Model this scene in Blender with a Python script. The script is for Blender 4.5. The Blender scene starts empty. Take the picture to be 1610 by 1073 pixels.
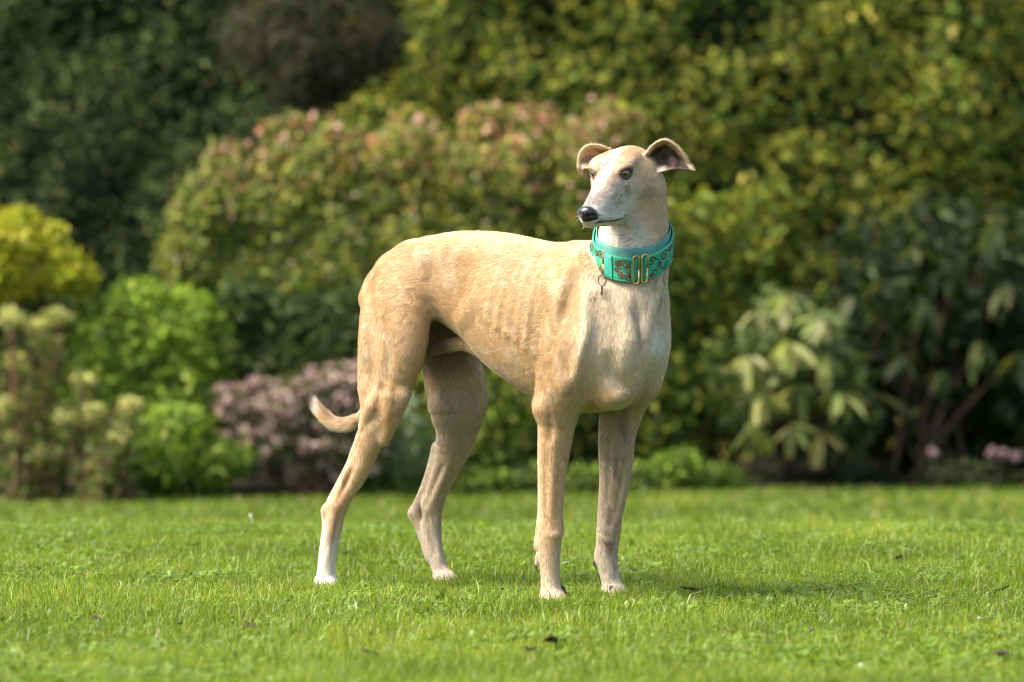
import bpy, math, random
import numpy as np
from mathutils import Vector, Matrix

# ------------------------------------------------------------------ scene, camera, light
scene = bpy.context.scene
COL = scene.collection
rng = np.random.default_rng(7)
HAIR = 420000
R = math.radians

CAM_D, CAM_H = 8.0, 0.72            # metres behind the dog, height above the lawn
F_PX = 6112.0                       # focal length in photo pixels (1610 wide)
W_PX, H_PX, HORIZON = 1610.0, 1073.0, 395.0
TILT = math.atan((H_PX / 2 - HORIZON) / F_PX)

cam_d = bpy.data.cameras.new('camera')
cam = bpy.data.objects.new('camera', cam_d)
COL.objects.link(cam)
cam.location = (0, -CAM_D, CAM_H)
cam.rotation_euler = (math.pi / 2 - TILT, 0, 0)
cam_d.sensor_width = 36.0
cam_d.lens = F_PX / W_PX * 36.0
cam_d.clip_start, cam_d.clip_end = 0.1, 400.0
cam_d.dof.use_dof = True
cam_d.dof.focus_distance = 7.9
cam_d.dof.aperture_fstop = 2.7
cam_d.dof.aperture_blades = 9
scene.camera = cam

SUN_EL, SUN_AZ = 52.0, 254.0        # azimuth measured from +Y clockwise towards +X
world = bpy.data.worlds.new('World')
scene.world = world
world.use_nodes = True
wn = world.node_tree.nodes
wl = world.node_tree.links
wn.clear()
wo = wn.new('ShaderNodeOutputWorld')
wb = wn.new('ShaderNodeBackground')
ws = wn.new('ShaderNodeTexSky')
ws.sky_type = 'NISHITA'
ws.sun_disc = False
ws.sun_elevation = R(SUN_EL)
ws.sun_rotation = R(SUN_AZ)
ws.air_density = 1.0
ws.dust_density = 3.0
wb.inputs['Strength'].default_value = 0.145
wl.new(ws.outputs[0], wb.inputs[0])
wl.new(wb.outputs[0], wo.inputs[0])

sun_d = bpy.data.lights.new('sun', 'SUN')
sun = bpy.data.objects.new('sun', sun_d)
COL.objects.link(sun)
sun_d.energy = 4.5
sun_d.angle = R(30.0)
sun_d.color = (1.0, 0.945, 0.85)
_sv = Vector((math.sin(R(SUN_AZ)) * math.cos(R(SUN_EL)), math.cos(R(SUN_AZ)) * math.cos(R(SUN_EL)), math.sin(R(SUN_EL))))
sun.location = _sv * 30
sun.rotation_euler = _sv.to_track_quat('Z', 'Y').to_euler()

scene.view_settings.view_transform = 'Standard'
scene.view_settings.look = 'None'
scene.view_settings.exposure = 1.3
scene.view_settings.gamma = 1.0
scene.view_settings.use_curve_mapping = False
scene.render.engine = 'CYCLES'
scene.cycles.use_denoising = True
scene.cycles.pixel_filter_type = 'BLACKMAN_HARRIS'
scene.cycles.filter_width = 1.0
scene.cycles.max_bounces = 6
scene.cycles.diffuse_bounces = 3
scene.cycles.transparent_max_bounces = 8
scene.cycles.caustics_reflective = False
scene.cycles.caustics_refractive = False

# ------------------------------------------------------------------ helpers
CT, ST = math.cos(TILT), math.sin(TILT)


def ray(px, py):
    """direction of the line of sight through a photo pixel, with unit depth along the view axis"""
    x = (px - W_PX / 2) / F_PX
    y = -(py - H_PX / 2) / F_PX
    return np.array([x, CT + y * ST, -ST + y * CT])


def at(px, py, depth):
    """world point seen at a photo pixel, at a given distance Y from the camera"""
    d = ray(px, py)
    return np.array([0, -CAM_D, CAM_H]) + d * (depth / d[1])


def project(p):
    q = np.asarray(p, float) - np.array([0, -CAM_D, CAM_H])
    zc = q[..., 1] * CT - q[..., 2] * ST
    yc = q[..., 1] * ST + q[..., 2] * CT
    return W_PX / 2 + F_PX * q[..., 0] / zc, H_PX / 2 - F_PX * yc / zc


def tag(o, label=None, cat=None, group=None, kind=None):
    if label: o['label'] = label
    if cat: o['category'] = cat
    if group: o['group'] = group
    if kind: o['kind'] = kind
    return o


def empty(name, loc=(0, 0, 0), rz=0.0):
    o = bpy.data.objects.new(name, None)
    COL.objects.link(o)
    o.location = loc
    o.rotation_euler = (0, 0, rz)
    o.empty_display_size = 0.1
    return o


def mesh_np(name, verts, faces, mat=None, parent=None, cols=None, smooth=True, extra=None):
    """verts (n,3), faces (m,k) int array or list of such arrays -> one mesh object"""
    me = bpy.data.meshes.new(name)
    verts = np.asarray(verts, np.float32)
    if not isinstance(faces, list): faces = [faces]
    faces = [np.asarray(f, np.int32) for f in faces if len(f)]
    loops = np.concatenate([f.ravel() for f in faces])
    counts = np.concatenate([np.full(len(f), f.shape[1], np.int32) for f in faces])
    starts = np.concatenate([[0], np.cumsum(counts)[:-1]]).astype(np.int32)
    me.vertices.add(len(verts))
    me.vertices.foreach_set('co', verts.ravel())
    me.loops.add(len(loops))
    me.loops.foreach_set('vertex_index', loops)
    me.polygons.add(len(counts))
    me.polygons.foreach_set('loop_start', starts)
    me.polygons.foreach_set('use_smooth', np.full(len(counts), smooth, bool))
    me.update(calc_edges=True)
    if cols is not None:
        a = me.attributes.new('col', 'FLOAT_COLOR', 'POINT')
        c4 = np.ones((len(verts), 4), np.float32)
        c4[:, :3] = cols
        a.data.foreach_set('color', c4.ravel())
    for k, v in (extra or {}).items():
        a = me.attributes.new(k, 'FLOAT', 'POINT')
        a.data.foreach_set('value', np.asarray(v, np.float32))
    me.validate()
    o = bpy.data.objects.new(name, me)
    COL.objects.link(o)
    if mat: me.materials.append(mat)
    if parent: o.parent = parent
    return o


def vnoise(p, scale, seed=0):
    """smooth value noise in [0,1] at points p (n,3)"""
    q = np.asarray(p, np.float64) * scale + seed * 17.31
    i = np.floor(q).astype(np.int64)
    f = q - i
    f = f * f * (3 - 2 * f)
    out = 0
    for dx in (0, 1):
        for dy in (0, 1):
            for dz in (0, 1):
                h = (i[..., 0] + dx) * 374761393 + (i[..., 1] + dy) * 668265263 + (i[..., 2] + dz) * 2147483647 + seed * 974711
                h = (h ^ (h >> 13)) * 1274126177
                h = (h ^ (h >> 16)) & 0xffff
                w = (f[..., 0] if dx else 1 - f[..., 0]) * (f[..., 1] if dy else 1 - f[..., 1]) * (f[..., 2] if dz else 1 - f[..., 2])
                out = out + w * h / 65535.0
    return out


def sstep(a, b, x):
    t = np.clip((np.asarray(x, float) - a) / (b - a), 0, 1)
    return t * t * (3 - 2 * t)


def mat_attr(name, rough=0.6, spec=0.3, trans=0.0, bump=0.0, bump_scale=200.0, gloss_attr=None, var=0.0, trans_tint=(1, 1, 1)):
    """material whose base colour is the mesh's own 'col' attribute, with optional translucency and grain"""
    m = bpy.data.materials.new(name)
    m.use_nodes = True
    n, l = m.node_tree.nodes, m.node_tree.links
    b = n['Principled BSDF']
    out = n['Material Output']
    a = n.new('ShaderNodeAttribute')
    a.attribute_name = 'col'
    colour = a.outputs['Color']
    if var:
        tx = n.new('ShaderNodeTexNoise')
        tx.inputs['Scale'].default_value = bump_scale * 0.4
        tx.inputs['Detail'].default_value = 4
        mp = n.new('ShaderNodeMapRange')
        mp.inputs[3].default_value = 1 - var
        mp.inputs[4].default_value = 1 + var
        l.new(tx.outputs[0], mp.inputs[0])
        mx = n.new('ShaderNodeMix')
        mx.data_type = 'RGBA'
        mx.blend_type = 'MULTIPLY'
        mx.inputs[0].default_value = 1
        l.new(colour, mx.inputs[6])
        l.new(mp.outputs[0], mx.inputs[7])
        colour = mx.outputs[2]
    l.new(colour, b.inputs['Base Color'])
    b.inputs['Roughness'].default_value = rough
    b.inputs['Specular IOR Level'].default_value = spec
    if gloss_attr:
        g = n.new('ShaderNodeAttribute')
        g.attribute_name = gloss_attr
        mr = n.new('ShaderNodeMapRange')
        mr.inputs[3].default_value = rough
        mr.inputs[4].default_value = 0.25
        l.new(g.outputs['Fac'], mr.inputs[0])
        l.new(mr.outputs[0], b.inputs['Roughness'])
        mr2 = n.new('ShaderNodeMapRange')
        mr2.inputs[3].default_value = spec
        mr2.inputs[4].default_value = 0.5
        l.new(g.outputs['Fac'], mr2.inputs[0])
        l.new(mr2.outputs[0], b.inputs['Specular IOR Level'])
    if bump:
        t = n.new('ShaderNodeTexNoise')
        t.inputs['Scale'].default_value = bump_scale
        t.inputs['Detail'].default_value = 3
        bp = n.new('ShaderNodeBump')
        bp.inputs['Strength'].default_value = bump
        bp.inputs['Distance'].default_value = 0.002
        l.new(t.outputs[0], bp.inputs['Height'])
        l.new(bp.outputs[0], b.inputs['Normal'])
    if trans:
        tr = n.new('ShaderNodeBsdfTranslucent')
        tm = n.new('ShaderNodeMix')
        tm.data_type = 'RGBA'
        tm.blend_type = 'MULTIPLY'
        tm.inputs[0].default_value = 1
        tm.inputs[7].default_value = (*trans_tint, 1)
        l.new(colour, tm.inputs[6])
        l.new(tm.outputs[2], tr.inputs['Color'])
        ms = n.new('ShaderNodeMixShader')
        ms.inputs[0].default_value = trans
        l.new(b.outputs[0], ms.inputs[1])
        l.new(tr.outputs[0], ms.inputs[2])
        l.new(ms.outputs[0], out.inputs['Surface'])
    return m


def mat_plain(name, col, rough=0.6, spec=0.3, metal=0.0, var=0.25, scale=60.0, bump=0.3):
    m = bpy.data.materials.new(name)
    m.use_nodes = True
    n, l = m.node_tree.nodes, m.node_tree.links
    b = n['Principled BSDF']
    t = n.new('ShaderNodeTexNoise')
    t.inputs['Scale'].default_value = scale
    t.inputs['Detail'].default_value = 5
    cr = n.new('ShaderNodeValToRGB')
    cr.color_ramp.elements[0].position = 0.3
    cr.color_ramp.elements[1].position = 0.7
    cr.color_ramp.elements[0].color = (*[c * (1 - var) for c in col], 1)
    cr.color_ramp.elements[1].color = (*[min(1, c * (1 + var)) for c in col], 1)
    l.new(t.outputs[0], cr.inputs[0])
    l.new(cr.outputs[0], b.inputs['Base Color'])
    b.inputs['Roughness'].default_value = rough
    b.inputs['Specular IOR Level'].default_value = spec
    b.inputs['Metallic'].default_value = metal
    if bump:
        bp = n.new('ShaderNodeBump')
        bp.inputs['Strength'].default_value = bump
        bp.inputs['Distance'].default_value = 0.003
        l.new(t.outputs[0], bp.inputs['Height'])
        l.new(bp.outputs[0], b.inputs['Normal'])
    return m


def tube_np(pts, rad, seg=8):
    """swept tube with closed ends -> verts, quads, tris"""
    pts = np.asarray(pts, float)
    n = len(pts)
    rad = np.broadcast_to(np.asarray(rad, float), (n,))
    t = np.gradient(pts, axis=0)
    t /= np.linalg.norm(t, axis=1)[:, None] + 1e-12
    up = np.array([0, 0, 1.0]) if abs(t[0, 2]) < 0.9 else np.array([1.0, 0, 0])
    vs = []
    a = np.cross(up, t[0]); a /= np.linalg.norm(a)
    for i in range(n):
        a = a - t[i] * a.dot(t[i]); a /= np.linalg.norm(a) + 1e-12
        b = np.cross(t[i], a)
        ph = np.arange(seg) / seg * 2 * math.pi
        vs.append(pts[i] + rad[i] * (np.cos(ph)[:, None] * a + np.sin(ph)[:, None] * b))
    v = np.concatenate(vs + [pts[:1], pts[-1:]])
    q = []
    for i in range(n - 1):
        for j in range(seg):
            k = (j + 1) % seg
            q.append((i * seg + j, i * seg + k, (i + 1) * seg + k, (i + 1) * seg + j))
    c0, c1 = n * seg, n * seg + 1
    tr = [(c0, (j + 1) % seg, j) for j in range(seg)] + [(c1, (n - 1) * seg + j, (n - 1) * seg + (j + 1) % seg) for j in range(seg)]
    return v, np.array(q), np.array(tr)


class Geo:
    """collects several pieces that make ONE part"""
    def __init__(s): s.v, s.q, s.t, s.c, s.n = [], [], [], [], 0

    def add(s, v, q=(), t=(), col=None):
        s.v.append(np.asarray(v, float))
        if len(q): s.q.append(np.asarray(q) + s.n)
        if len(t): s.t.append(np.asarray(t) + s.n)
        s.c.append(np.broadcast_to(np.array(col if col is not None else (1, 1, 1), float), (len(v), 3)))
        s.n += len(v)

    def tube(s, pts, rad, seg=8, col=None): s.add(*tube_np(pts, rad, seg), col=col)

    def build(s, name, mat, parent=None, smooth=True):
        f = []
        if s.q: f.append(np.concatenate(s.q))
        if s.t: f.append(np.concatenate(s.t))
        return mesh_np(name, np.concatenate(s.v), f, mat, parent, np.concatenate(s.c), smooth)


def catmull(P, n):
    P = np.asarray(P, float)
    Q = np.vstack([2 * P[0] - P[1], P, 2 * P[-1] - P[-2]])
    out = []
    m = len(P) - 1
    for x in np.linspace(0, m, n):
        i = min(int(x), m - 1); t = x - i
        p0, p1, p2, p3 = Q[i], Q[i + 1], Q[i + 2], Q[i + 3]
        out.append(0.5 * ((2 * p1) + (-p0 + p2) * t + (2 * p0 - 5 * p1 + 4 * p2 - p3) * t * t + (-p0 + 3 * p1 - 3 * p2 + p3) * t ** 3))
    return np.array(out)


# ------------------------------------------------------------------ ground
def ground_z(x, y):
    x = np.asarray(x, float); y = np.asarray(y, float)
    z = 0.012 * sstep(0.5, 1.3, y) - 0.175 * sstep(1.5, 4.0, y)
    p = np.stack([x, y, np.zeros_like(x)], -1)
    z = z + (vnoise(p, 1.3, 3) - 0.5) * 0.016 * sstep(0.0, 0.6, np.hypot(x, y) - 0.35)
    return z


def grid_sheet(name, x0, x1, y0, y1, nx, ny, dz, mat, zf=ground_z):
    xs, ys = np.meshgrid(np.linspace(x0, x1, nx), np.linspace(y0, y1, ny))
    v = np.stack([xs.ravel(), ys.ravel(), zf(xs.ravel(), ys.ravel()) + dz], -1)
    i = np.arange((nx - 1) * (ny - 1))
    a = i // (nx - 1) * nx + i % (nx - 1)
    q = np.stack([a, a + 1, a + nx + 1, a + nx], -1)
    return mesh_np(name, v, q, mat)


M_earth = mat_plain('earth', (0.035, 0.055, 0.014), 0.95, 0.05, var=0.4, scale=9)
M_soil = mat_plain('bed_soil', (0.016, 0.013, 0.009), 0.95, 0.05, var=0.5, scale=25)
tag(grid_sheet('ground', -90, 90, -30, 150, 91, 91, -0.03, mat_plain('far_ground', (0.04, 0.06, 0.02), 0.95, 0.05)), kind='structure')
tag(grid_sheet('lawn', -5, 5, -7.5, 7.4, 121, 175, 0.0, M_earth), kind='structure')


def bed_edge(x):
    """where the lawn ends and the planting bed begins"""
    return 5.98 + 0.22 * x + 0.035 * np.sin(x * 5.1) + 0.02 * np.sin(x * 13.7)


_sx, _st = np.meshgrid(np.linspace(-5, 5, 160), np.linspace(0, 1, 40))
_sy = bed_edge(_sx) + _st * (12 - bed_edge(_sx))
_sv = np.stack([_sx.ravel(), _sy.ravel(), ground_z(_sx.ravel(), _sy.ravel()) + 0.012], -1)
_si = np.arange(159 * 39); _sa = _si // 159 * 160 + _si % 159
tag(mesh_np('soil_bed', _sv, np.stack([_sa, _sa + 1, _sa + 161, _sa + 160], -1), M_soil), kind='structure')


# grass blades: one mesh of real blades
def blades(name, x, y, h, w, seed, lab, cols, lean=0.55):
    r = np.random.default_rng(seed)
    n = len(x)
    z = ground_z(x, y)
    az = r.uniform(0, 2 * math.pi, n)
    d = np.stack([np.cos(az), np.sin(az), np.zeros(n)], -1)              # lean direction
    wd = r.uniform(0, 2 * math.pi, n)
    s = np.stack([np.cos(wd), np.sin(wd), np.zeros(n)], -1) * w[:, None]
    ln = (r.beta(1.6, 2.2, n) * lean * 1.9)[:, None]
    base = np.stack([x, y, z - 0.002], -1)
    up = np.array([0, 0, 1.0])
    hh = h[:, None]
    mid = base + up * hh * 0.55 + d * hh * ln * 0.28
    tip = base + up * hh * (1 - 0.35 * ln) + d * hh * ln * 0.95
    V = np.stack([base - s * 0.5, base + s * 0.5, mid + s * 0.42, mid - s * 0.42, tip], 1).reshape(-1, 3)
    k = np.arange(n) * 5
    Q = np.stack([k, k + 1, k + 2, k + 3], -1)
    T = np.stack([k + 3, k + 2, k + 4], -1)
    return mesh_np(name, V, [Q, T], M_grass, None, np.repeat(cols, 5, 0))


M_grass = mat_attr('grass_blade', 0.42, 0.35, trans=0.42, trans_tint=(1.15, 1.2, 0.6))


def grass_cols(x, y, r, dry=0.05):
    n = len(x)
    p = np.stack([x, y, np.zeros(n)], -1)
    t = vnoise(p, 3.0, 1) * 0.6 + vnoise(p, 11.0, 2) * 0.4
    a = np.array([0.13, 0.19, 0.014]); b = np.array([0.29, 0.35, 0.035]); c = np.array([0.30, 0.27, 0.10])
    u = np.clip((t - 0.3) * 1.7 + r.normal(0, 0.28, n), 0, 1)[:, None]
    col = a * (1 - u) + b * u
    dm = r.random(n) < dry
    col[dm] = c * r.uniform(0.7, 1.3, (dm.sum(), 1))
    lt = r.random(n) < 0.05
    col[lt] = np.array([0.30, 0.36, 0.12])
    return col * r.uniform(0.75, 1.25, (n, 1)) * np.where(y > 2.0, 0.82, 1.0)[:, None]


N1 = 300000
y1 = rng.uniform(-2.0, 2.0, N1)
x1 = rng.uniform(-1, 1, N1) * (1.25 + 0.12 * (y1 + 2))
pp = np.stack([x1, y1, 0 * x1], -1)
clump = vnoise(pp, 7, 4) * 0.6 + vnoise(pp, 22, 5) * 0.4
h1 = rng.uniform(0.020, 0.044, N1) * (0.55 + 0.9 * clump) * (1.0 + 0.5 * (rng.random(N1) < 0.06))
w1 = rng.uniform(0.0013, 0.0029, N1)
# blades crowd and stand taller where the paws press among them
for fx, fy in ((0.085, -0.24), (0.205, -0.10), (-0.385, 0.11), (-0.145, 0.22)):
    k_ = 1500
    qa = rng.uniform(0, 6.28, k_); qr = 0.018 + 0.075 * rng.random(k_) ** 0.7
    x1 = np.concatenate([x1, fx + np.cos(qa) * qr * 1.2]); y1 = np.concatenate([y1, fy - 0.01 + np.sin(qa) * qr])
    h1 = np.concatenate([h1, rng.uniform(0.026, 0.052, k_)]); w1 = np.concatenate([w1, rng.uniform(0.0014, 0.003, k_)])
x2 = np.concatenate([rng.uniform(-3.2, -1.4, 30000), rng.uniform(1.4, 3.2, 30000)])
y2 = rng.uniform(-2.2, 2.4, 60000)
x3 = rng.uniform(-3.4, 3.4, 70000)
y3 = 2.0 + rng.random(70000) * (bed_edge(x3) + 0.03 - 2.0)
xs = np.concatenate([x1, x2, x3]); ys = np.concatenate([y1, y2, y3])
hs = np.concatenate([h1, rng.uniform(0.02, 0.045, 60000), rng.uniform(0.02, 0.04, 70000)])
wsz = np.concatenate([w1, rng.uniform(0.003, 0.006, 60000), rng.uniform(0.004, 0.008, 70000)])
g = blades('grass', xs, ys, hs, wsz, 11, '', grass_cols(xs, ys, rng))
tag(g, 'short sunlit green lawn grass', kind='stuff')

# clover among the grass: three round leaflets on each stalk
NC = 26000
cx = rng.uniform(-2.0, 2.0, NC * 4); cy = rng.uniform(-1.9, 2.0, NC * 4)
cp = np.stack([cx, cy, 0 * cx], -1)
keep = (vnoise(cp, 2.2, 8) * 0.6 + vnoise(cp, 6, 9) * 0.4 + rng.normal(0, 0.07, NC * 4)) > 0.53
cx, cy = cx[keep][:NC], cy[keep][:NC]
n = len(cx)
cz = ground_z(cx, cy) + rng.uniform(0.011, 0.029, n)
V, Q, Cc = [], [], []
base_rot = rng.uniform(0, 6.28, n)
tilt = rng.normal(0, 0.35, (n, 2))
size = rng.uniform(0.004, 0.0082, n)
ccol = np.array([0.10, 0.165, 0.02]) * rng.uniform(0.7, 1.7, (n, 1)) + np.array([0.035, 0.03, 0.008]) * rng.random((n, 1))
for k in range(3):
    a = base_rot + k * 2.094
    d = np.stack([np.cos(a), np.sin(a), np.zeros(n)], -1)
    s = np.stack([-np.sin(a), np.cos(a), np.zeros(n)], -1)
    c0 = np.stack([cx, cy, cz], -1)
    sz = size[:, None]
    pts = [c0, c0 + d * sz * 0.7 + s * sz * 0.62, c0 + d * sz * 1.35 + s * sz * 0.35, c0 + d * sz * 1.35 - s * sz * 0.35, c0 + d * sz * 0.7 - s * sz * 0.62]
    for p in pts:
        p[:, 2] += (p[:, 0] - cx) * tilt[:, 0] + (p[:, 1] - cy) * tilt[:, 1]
        p[:, 2] += 0.18 * np.hypot(p[:, 0] - cx, p[:, 1] - cy)
    V.append(np.stack(pts, 1).reshape(-1, 3))
    Cc.append(np.repeat(ccol, 5, 0))
V = np.concatenate(V); Cc = np.concatenate(Cc)
kk = np.arange(len(V) // 5) * 5
tag(mesh_np('clover', V, np.stack([kk, kk + 1, kk + 2, kk + 3, kk + 4], -1), M_grass, None, Cc, smooth=False),
    'low clover leaves growing among the grass', kind='stuff')

# ------------------------------------------------------------------ planting behind the lawn
M_leaf = mat_attr('leaf', 0.5, 0.16, trans=0.40, trans_tint=(1.1, 1.15, 0.55))
M_petal = mat_attr('petal', 0.6, 0.2, trans=0.3)
M_bark = mat_plain('bark', (0.06, 0.045, 0.032), 0.9, 0.1, var=0.4, scale=40, bump=0.6)
M_redstem = mat_plain('red_stem', (0.20, 0.08, 0.055), 0.7, 0.2, var=0.3, scale=40)


def leaves_mesh(name, P, N, size, ratio, cols, mat, parent, seed, droop=0.0, dirs=None):
    """folded pointed leaves: 6 verts, 4 tris each; N outward direction of each leaf"""
    r = np.random.default_rng(seed)
    n = len(P)
    N = N + r.normal(0, 0.45, (n, 3)); N /= np.linalg.norm(N, axis=1)[:, None]
    if dirs is None:
        dirs = r.normal(0, 1, (n, 3)) + N * 0.8 + np.array([0, 0, 0.25 - droop])
    D = dirs - N * (dirs * N).sum(1)[:, None] * 0.7
    D /= np.linalg.norm(D, axis=1)[:, None] + 1e-9
    S = np.cross(N, D); S /= np.linalg.norm(S, axis=1)[:, None] + 1e-9
    U = np.cross(D, S)
    L = size[:, None]; Wd = L * ratio * 0.5
    fold = 0.35
    v0 = P
    v1 = P + D * L * 0.45 + S * Wd + U * Wd * fold
    v2 = P + D * L * 0.45 - S * Wd + U * Wd * fold
    v3 = P + D * L * 0.5
    v4 = P + D * L - U * L * 0.12
    V = np.stack([v0, v1, v2, v3, v4], 1).reshape(-1, 3)
    k = np.arange(n) * 5
    T = np.concatenate([np.stack([k, k + 1, k + 3], -1), np.stack([k + 3, k + 1, k + 4], -1),
                        np.stack([k, k + 3, k + 2], -1), np.stack([k + 3, k + 4, k + 2], -1)])
    return mesh_np(name, V, T, mat, parent, np.repeat(cols, 5, 0), smooth=False)


def blob_points(blobs, n, seed, depth=0.35):
    """points in the outer layer of lumpy ellipsoids (cx,cy,cz,rx,ry,rz) with their outward directions"""
    r = np.random.default_rng(seed)
    B = np.array(blobs, float)
    # every main lump carries smaller ones, so that the outline is uneven
    kids = []
    for q in B:
        kids.append(np.concatenate([q[:3], q[3:] * 0.85]))
        for _ in range(7):
            d = r.normal(0, 1, 3); d /= np.linalg.norm(d); d[1] = -abs(d[1]) * 0.7
            s_ = r.uniform(0.25, 0.52)
            kids.append(np.concatenate([q[:3] + d * q[3:] * r.uniform(0.6, 0.95), q[3:] * s_]))
    B = np.array(kids)
    wgt = (B[:, 3] * B[:, 5] + B[:, 4] * B[:, 5]); wgt /= wgt.sum()
    i = r.choice(len(B), n, p=wgt)
    d = r.normal(0, 1, (n, 3)); d /= np.linalg.norm(d, axis=1)[:, None]
    d[:, 1] -= 0.35 * (r.random(n) < 0.6); d /= np.linalg.norm(d, axis=1)[:, None]
    lump = vnoise(d * 2.2 + B[i, :3] * 3, 1.6, seed) * 0.35 + vnoise(d * 5 + B[i, :3], 1.7, seed + 1) * 0.2
    rad = (0.78 + lump) * (1 - depth * r.random(n) ** 1.6)
    rad = rad + (r.random(n) < 0.2) * (vnoise(d * 9 + B[i, :3], 1.5, seed + 7) > 0.55) * r.uniform(0.05, 0.45, n)
    P = B[i, :3] + d * B[i, 3:6] * rad[:, None]
    N = d / B[i, 3:6]; N /= np.linalg.norm(N, axis=1)[:, None]
    return P, N, i


def palette(n, pal, wts, seed, var=0.22):
    r = np.random.default_rng(seed)
    pal = np.array(pal, float); w = np.array(wts, float); w /= w.sum()
    c = pal[r.choice(len(pal), n, p=w)]
    return np.clip(c * r.lognormal(0, var, (n, 1)), 0.004, 0.85)


def stems(parent, root, tips, rad, mat, name='stem', seed=0, each=False):
    r = np.random.default_rng(seed)
    for t in tips:
        a = np.array(root, float) + np.append(r.normal(0, 0.05, 2), 0)
        b = np.array(t, float)
        m = (a + b) / 2 + r.normal(0, 0.05, 3)
        g = Geo()
        g.tube(catmull([a, m, b], 7), np.linspace(rad, rad * 0.35, 7), 7)
        g.build(name, mat, parent)


def px_blob(px, py, D, rx, ry_px, rd=None):
    """ellipsoid given by photo pixel centre and pixel radii at distance D"""
    c = at(px, py, D); s = D / F_PX
    return (c[0], c[1], c[2], rx * s, rd if rd else max(rx, ry_px) * s * 0.7, ry_px * s)


def shrub(name, label, cat, blobs, n, size, ratio, pal, wts, seed, depth=0.4, droop=0.0, group=None, mat=None,
          stem_mat=None, tint=None, nstems=5, leaf_name='foliage', var=0.22, stem_r=0.014):
    B = np.array(blobs, float)
    cxy = B[:, :2].mean(0)
    z0 = float(ground_z(cxy[0], cxy[1]))
    root = empty(name, (cxy[0], cxy[1], z0))
    tag(root, label, cat, group)
    inv = np.array([cxy[0], cxy[1], z0])
    P, N, i = blob_points(blobs, n, seed, depth)
    ok = P[:, 2] > ground_z(P[:, 0], P[:, 1]) + 0.01
    P, N, i = P[ok], N[ok], i[ok]
    r = np.random.default_rng(seed + 5)
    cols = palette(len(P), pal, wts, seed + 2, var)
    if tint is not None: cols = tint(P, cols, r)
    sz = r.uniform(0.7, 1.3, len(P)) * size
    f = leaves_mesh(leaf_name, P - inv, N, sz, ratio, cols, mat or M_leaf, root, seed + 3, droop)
    f['kind'] = 'stuff'
    tips = [B[k % len(B), :3] + (0, 0, B[k % len(B), 5] * 0.35) for k in range(nstems)]
    for k, t in enumerate(tips):
        rr = np.array([cxy[0] + (t[0] - cxy[0]) * 0.45, cxy[1] + 0.1 + (t[1] - cxy[1]) * 0.5, z0 - 0.02])
        g = Geo()
        mid = (rr + t) / 2 + r.normal(0, 0.05, 3)
        g.tube(catmull([rr, mid, t], 7) - inv, np.linspace(stem_r, stem_r * 0.4, 7), 7)
        g.build('stem', stem_mat or M_bark, root)
    return root


def tips_tint(zlo, zhi, tipcol, chance):
    def f(P, cols, r):
        t = sstep(zlo, zhi, P[:, 2]) * chance
        m = r.random(len(P)) < t
        tc = np.array(tipcol, float)
        cols[m] = tc[r.integers(0, len(tc), m.sum())] * r.uniform(0.75, 1.25, (m.sum(), 1))
        return cols
    return f


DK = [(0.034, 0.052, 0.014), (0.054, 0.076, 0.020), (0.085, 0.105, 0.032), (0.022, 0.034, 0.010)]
MID = [(0.095, 0.14, 0.020), (0.165, 0.21, 0.028), (0.24, 0.25, 0.03), (0.34, 0.30, 0.045), (0.05, 0.07, 0.014)]
BRT = [(0.17, 0.26, 0.03), (0.25, 0.34, 0.04), (0.34, 0.40, 0.07), (0.09, 0.14, 0.025)]


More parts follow.
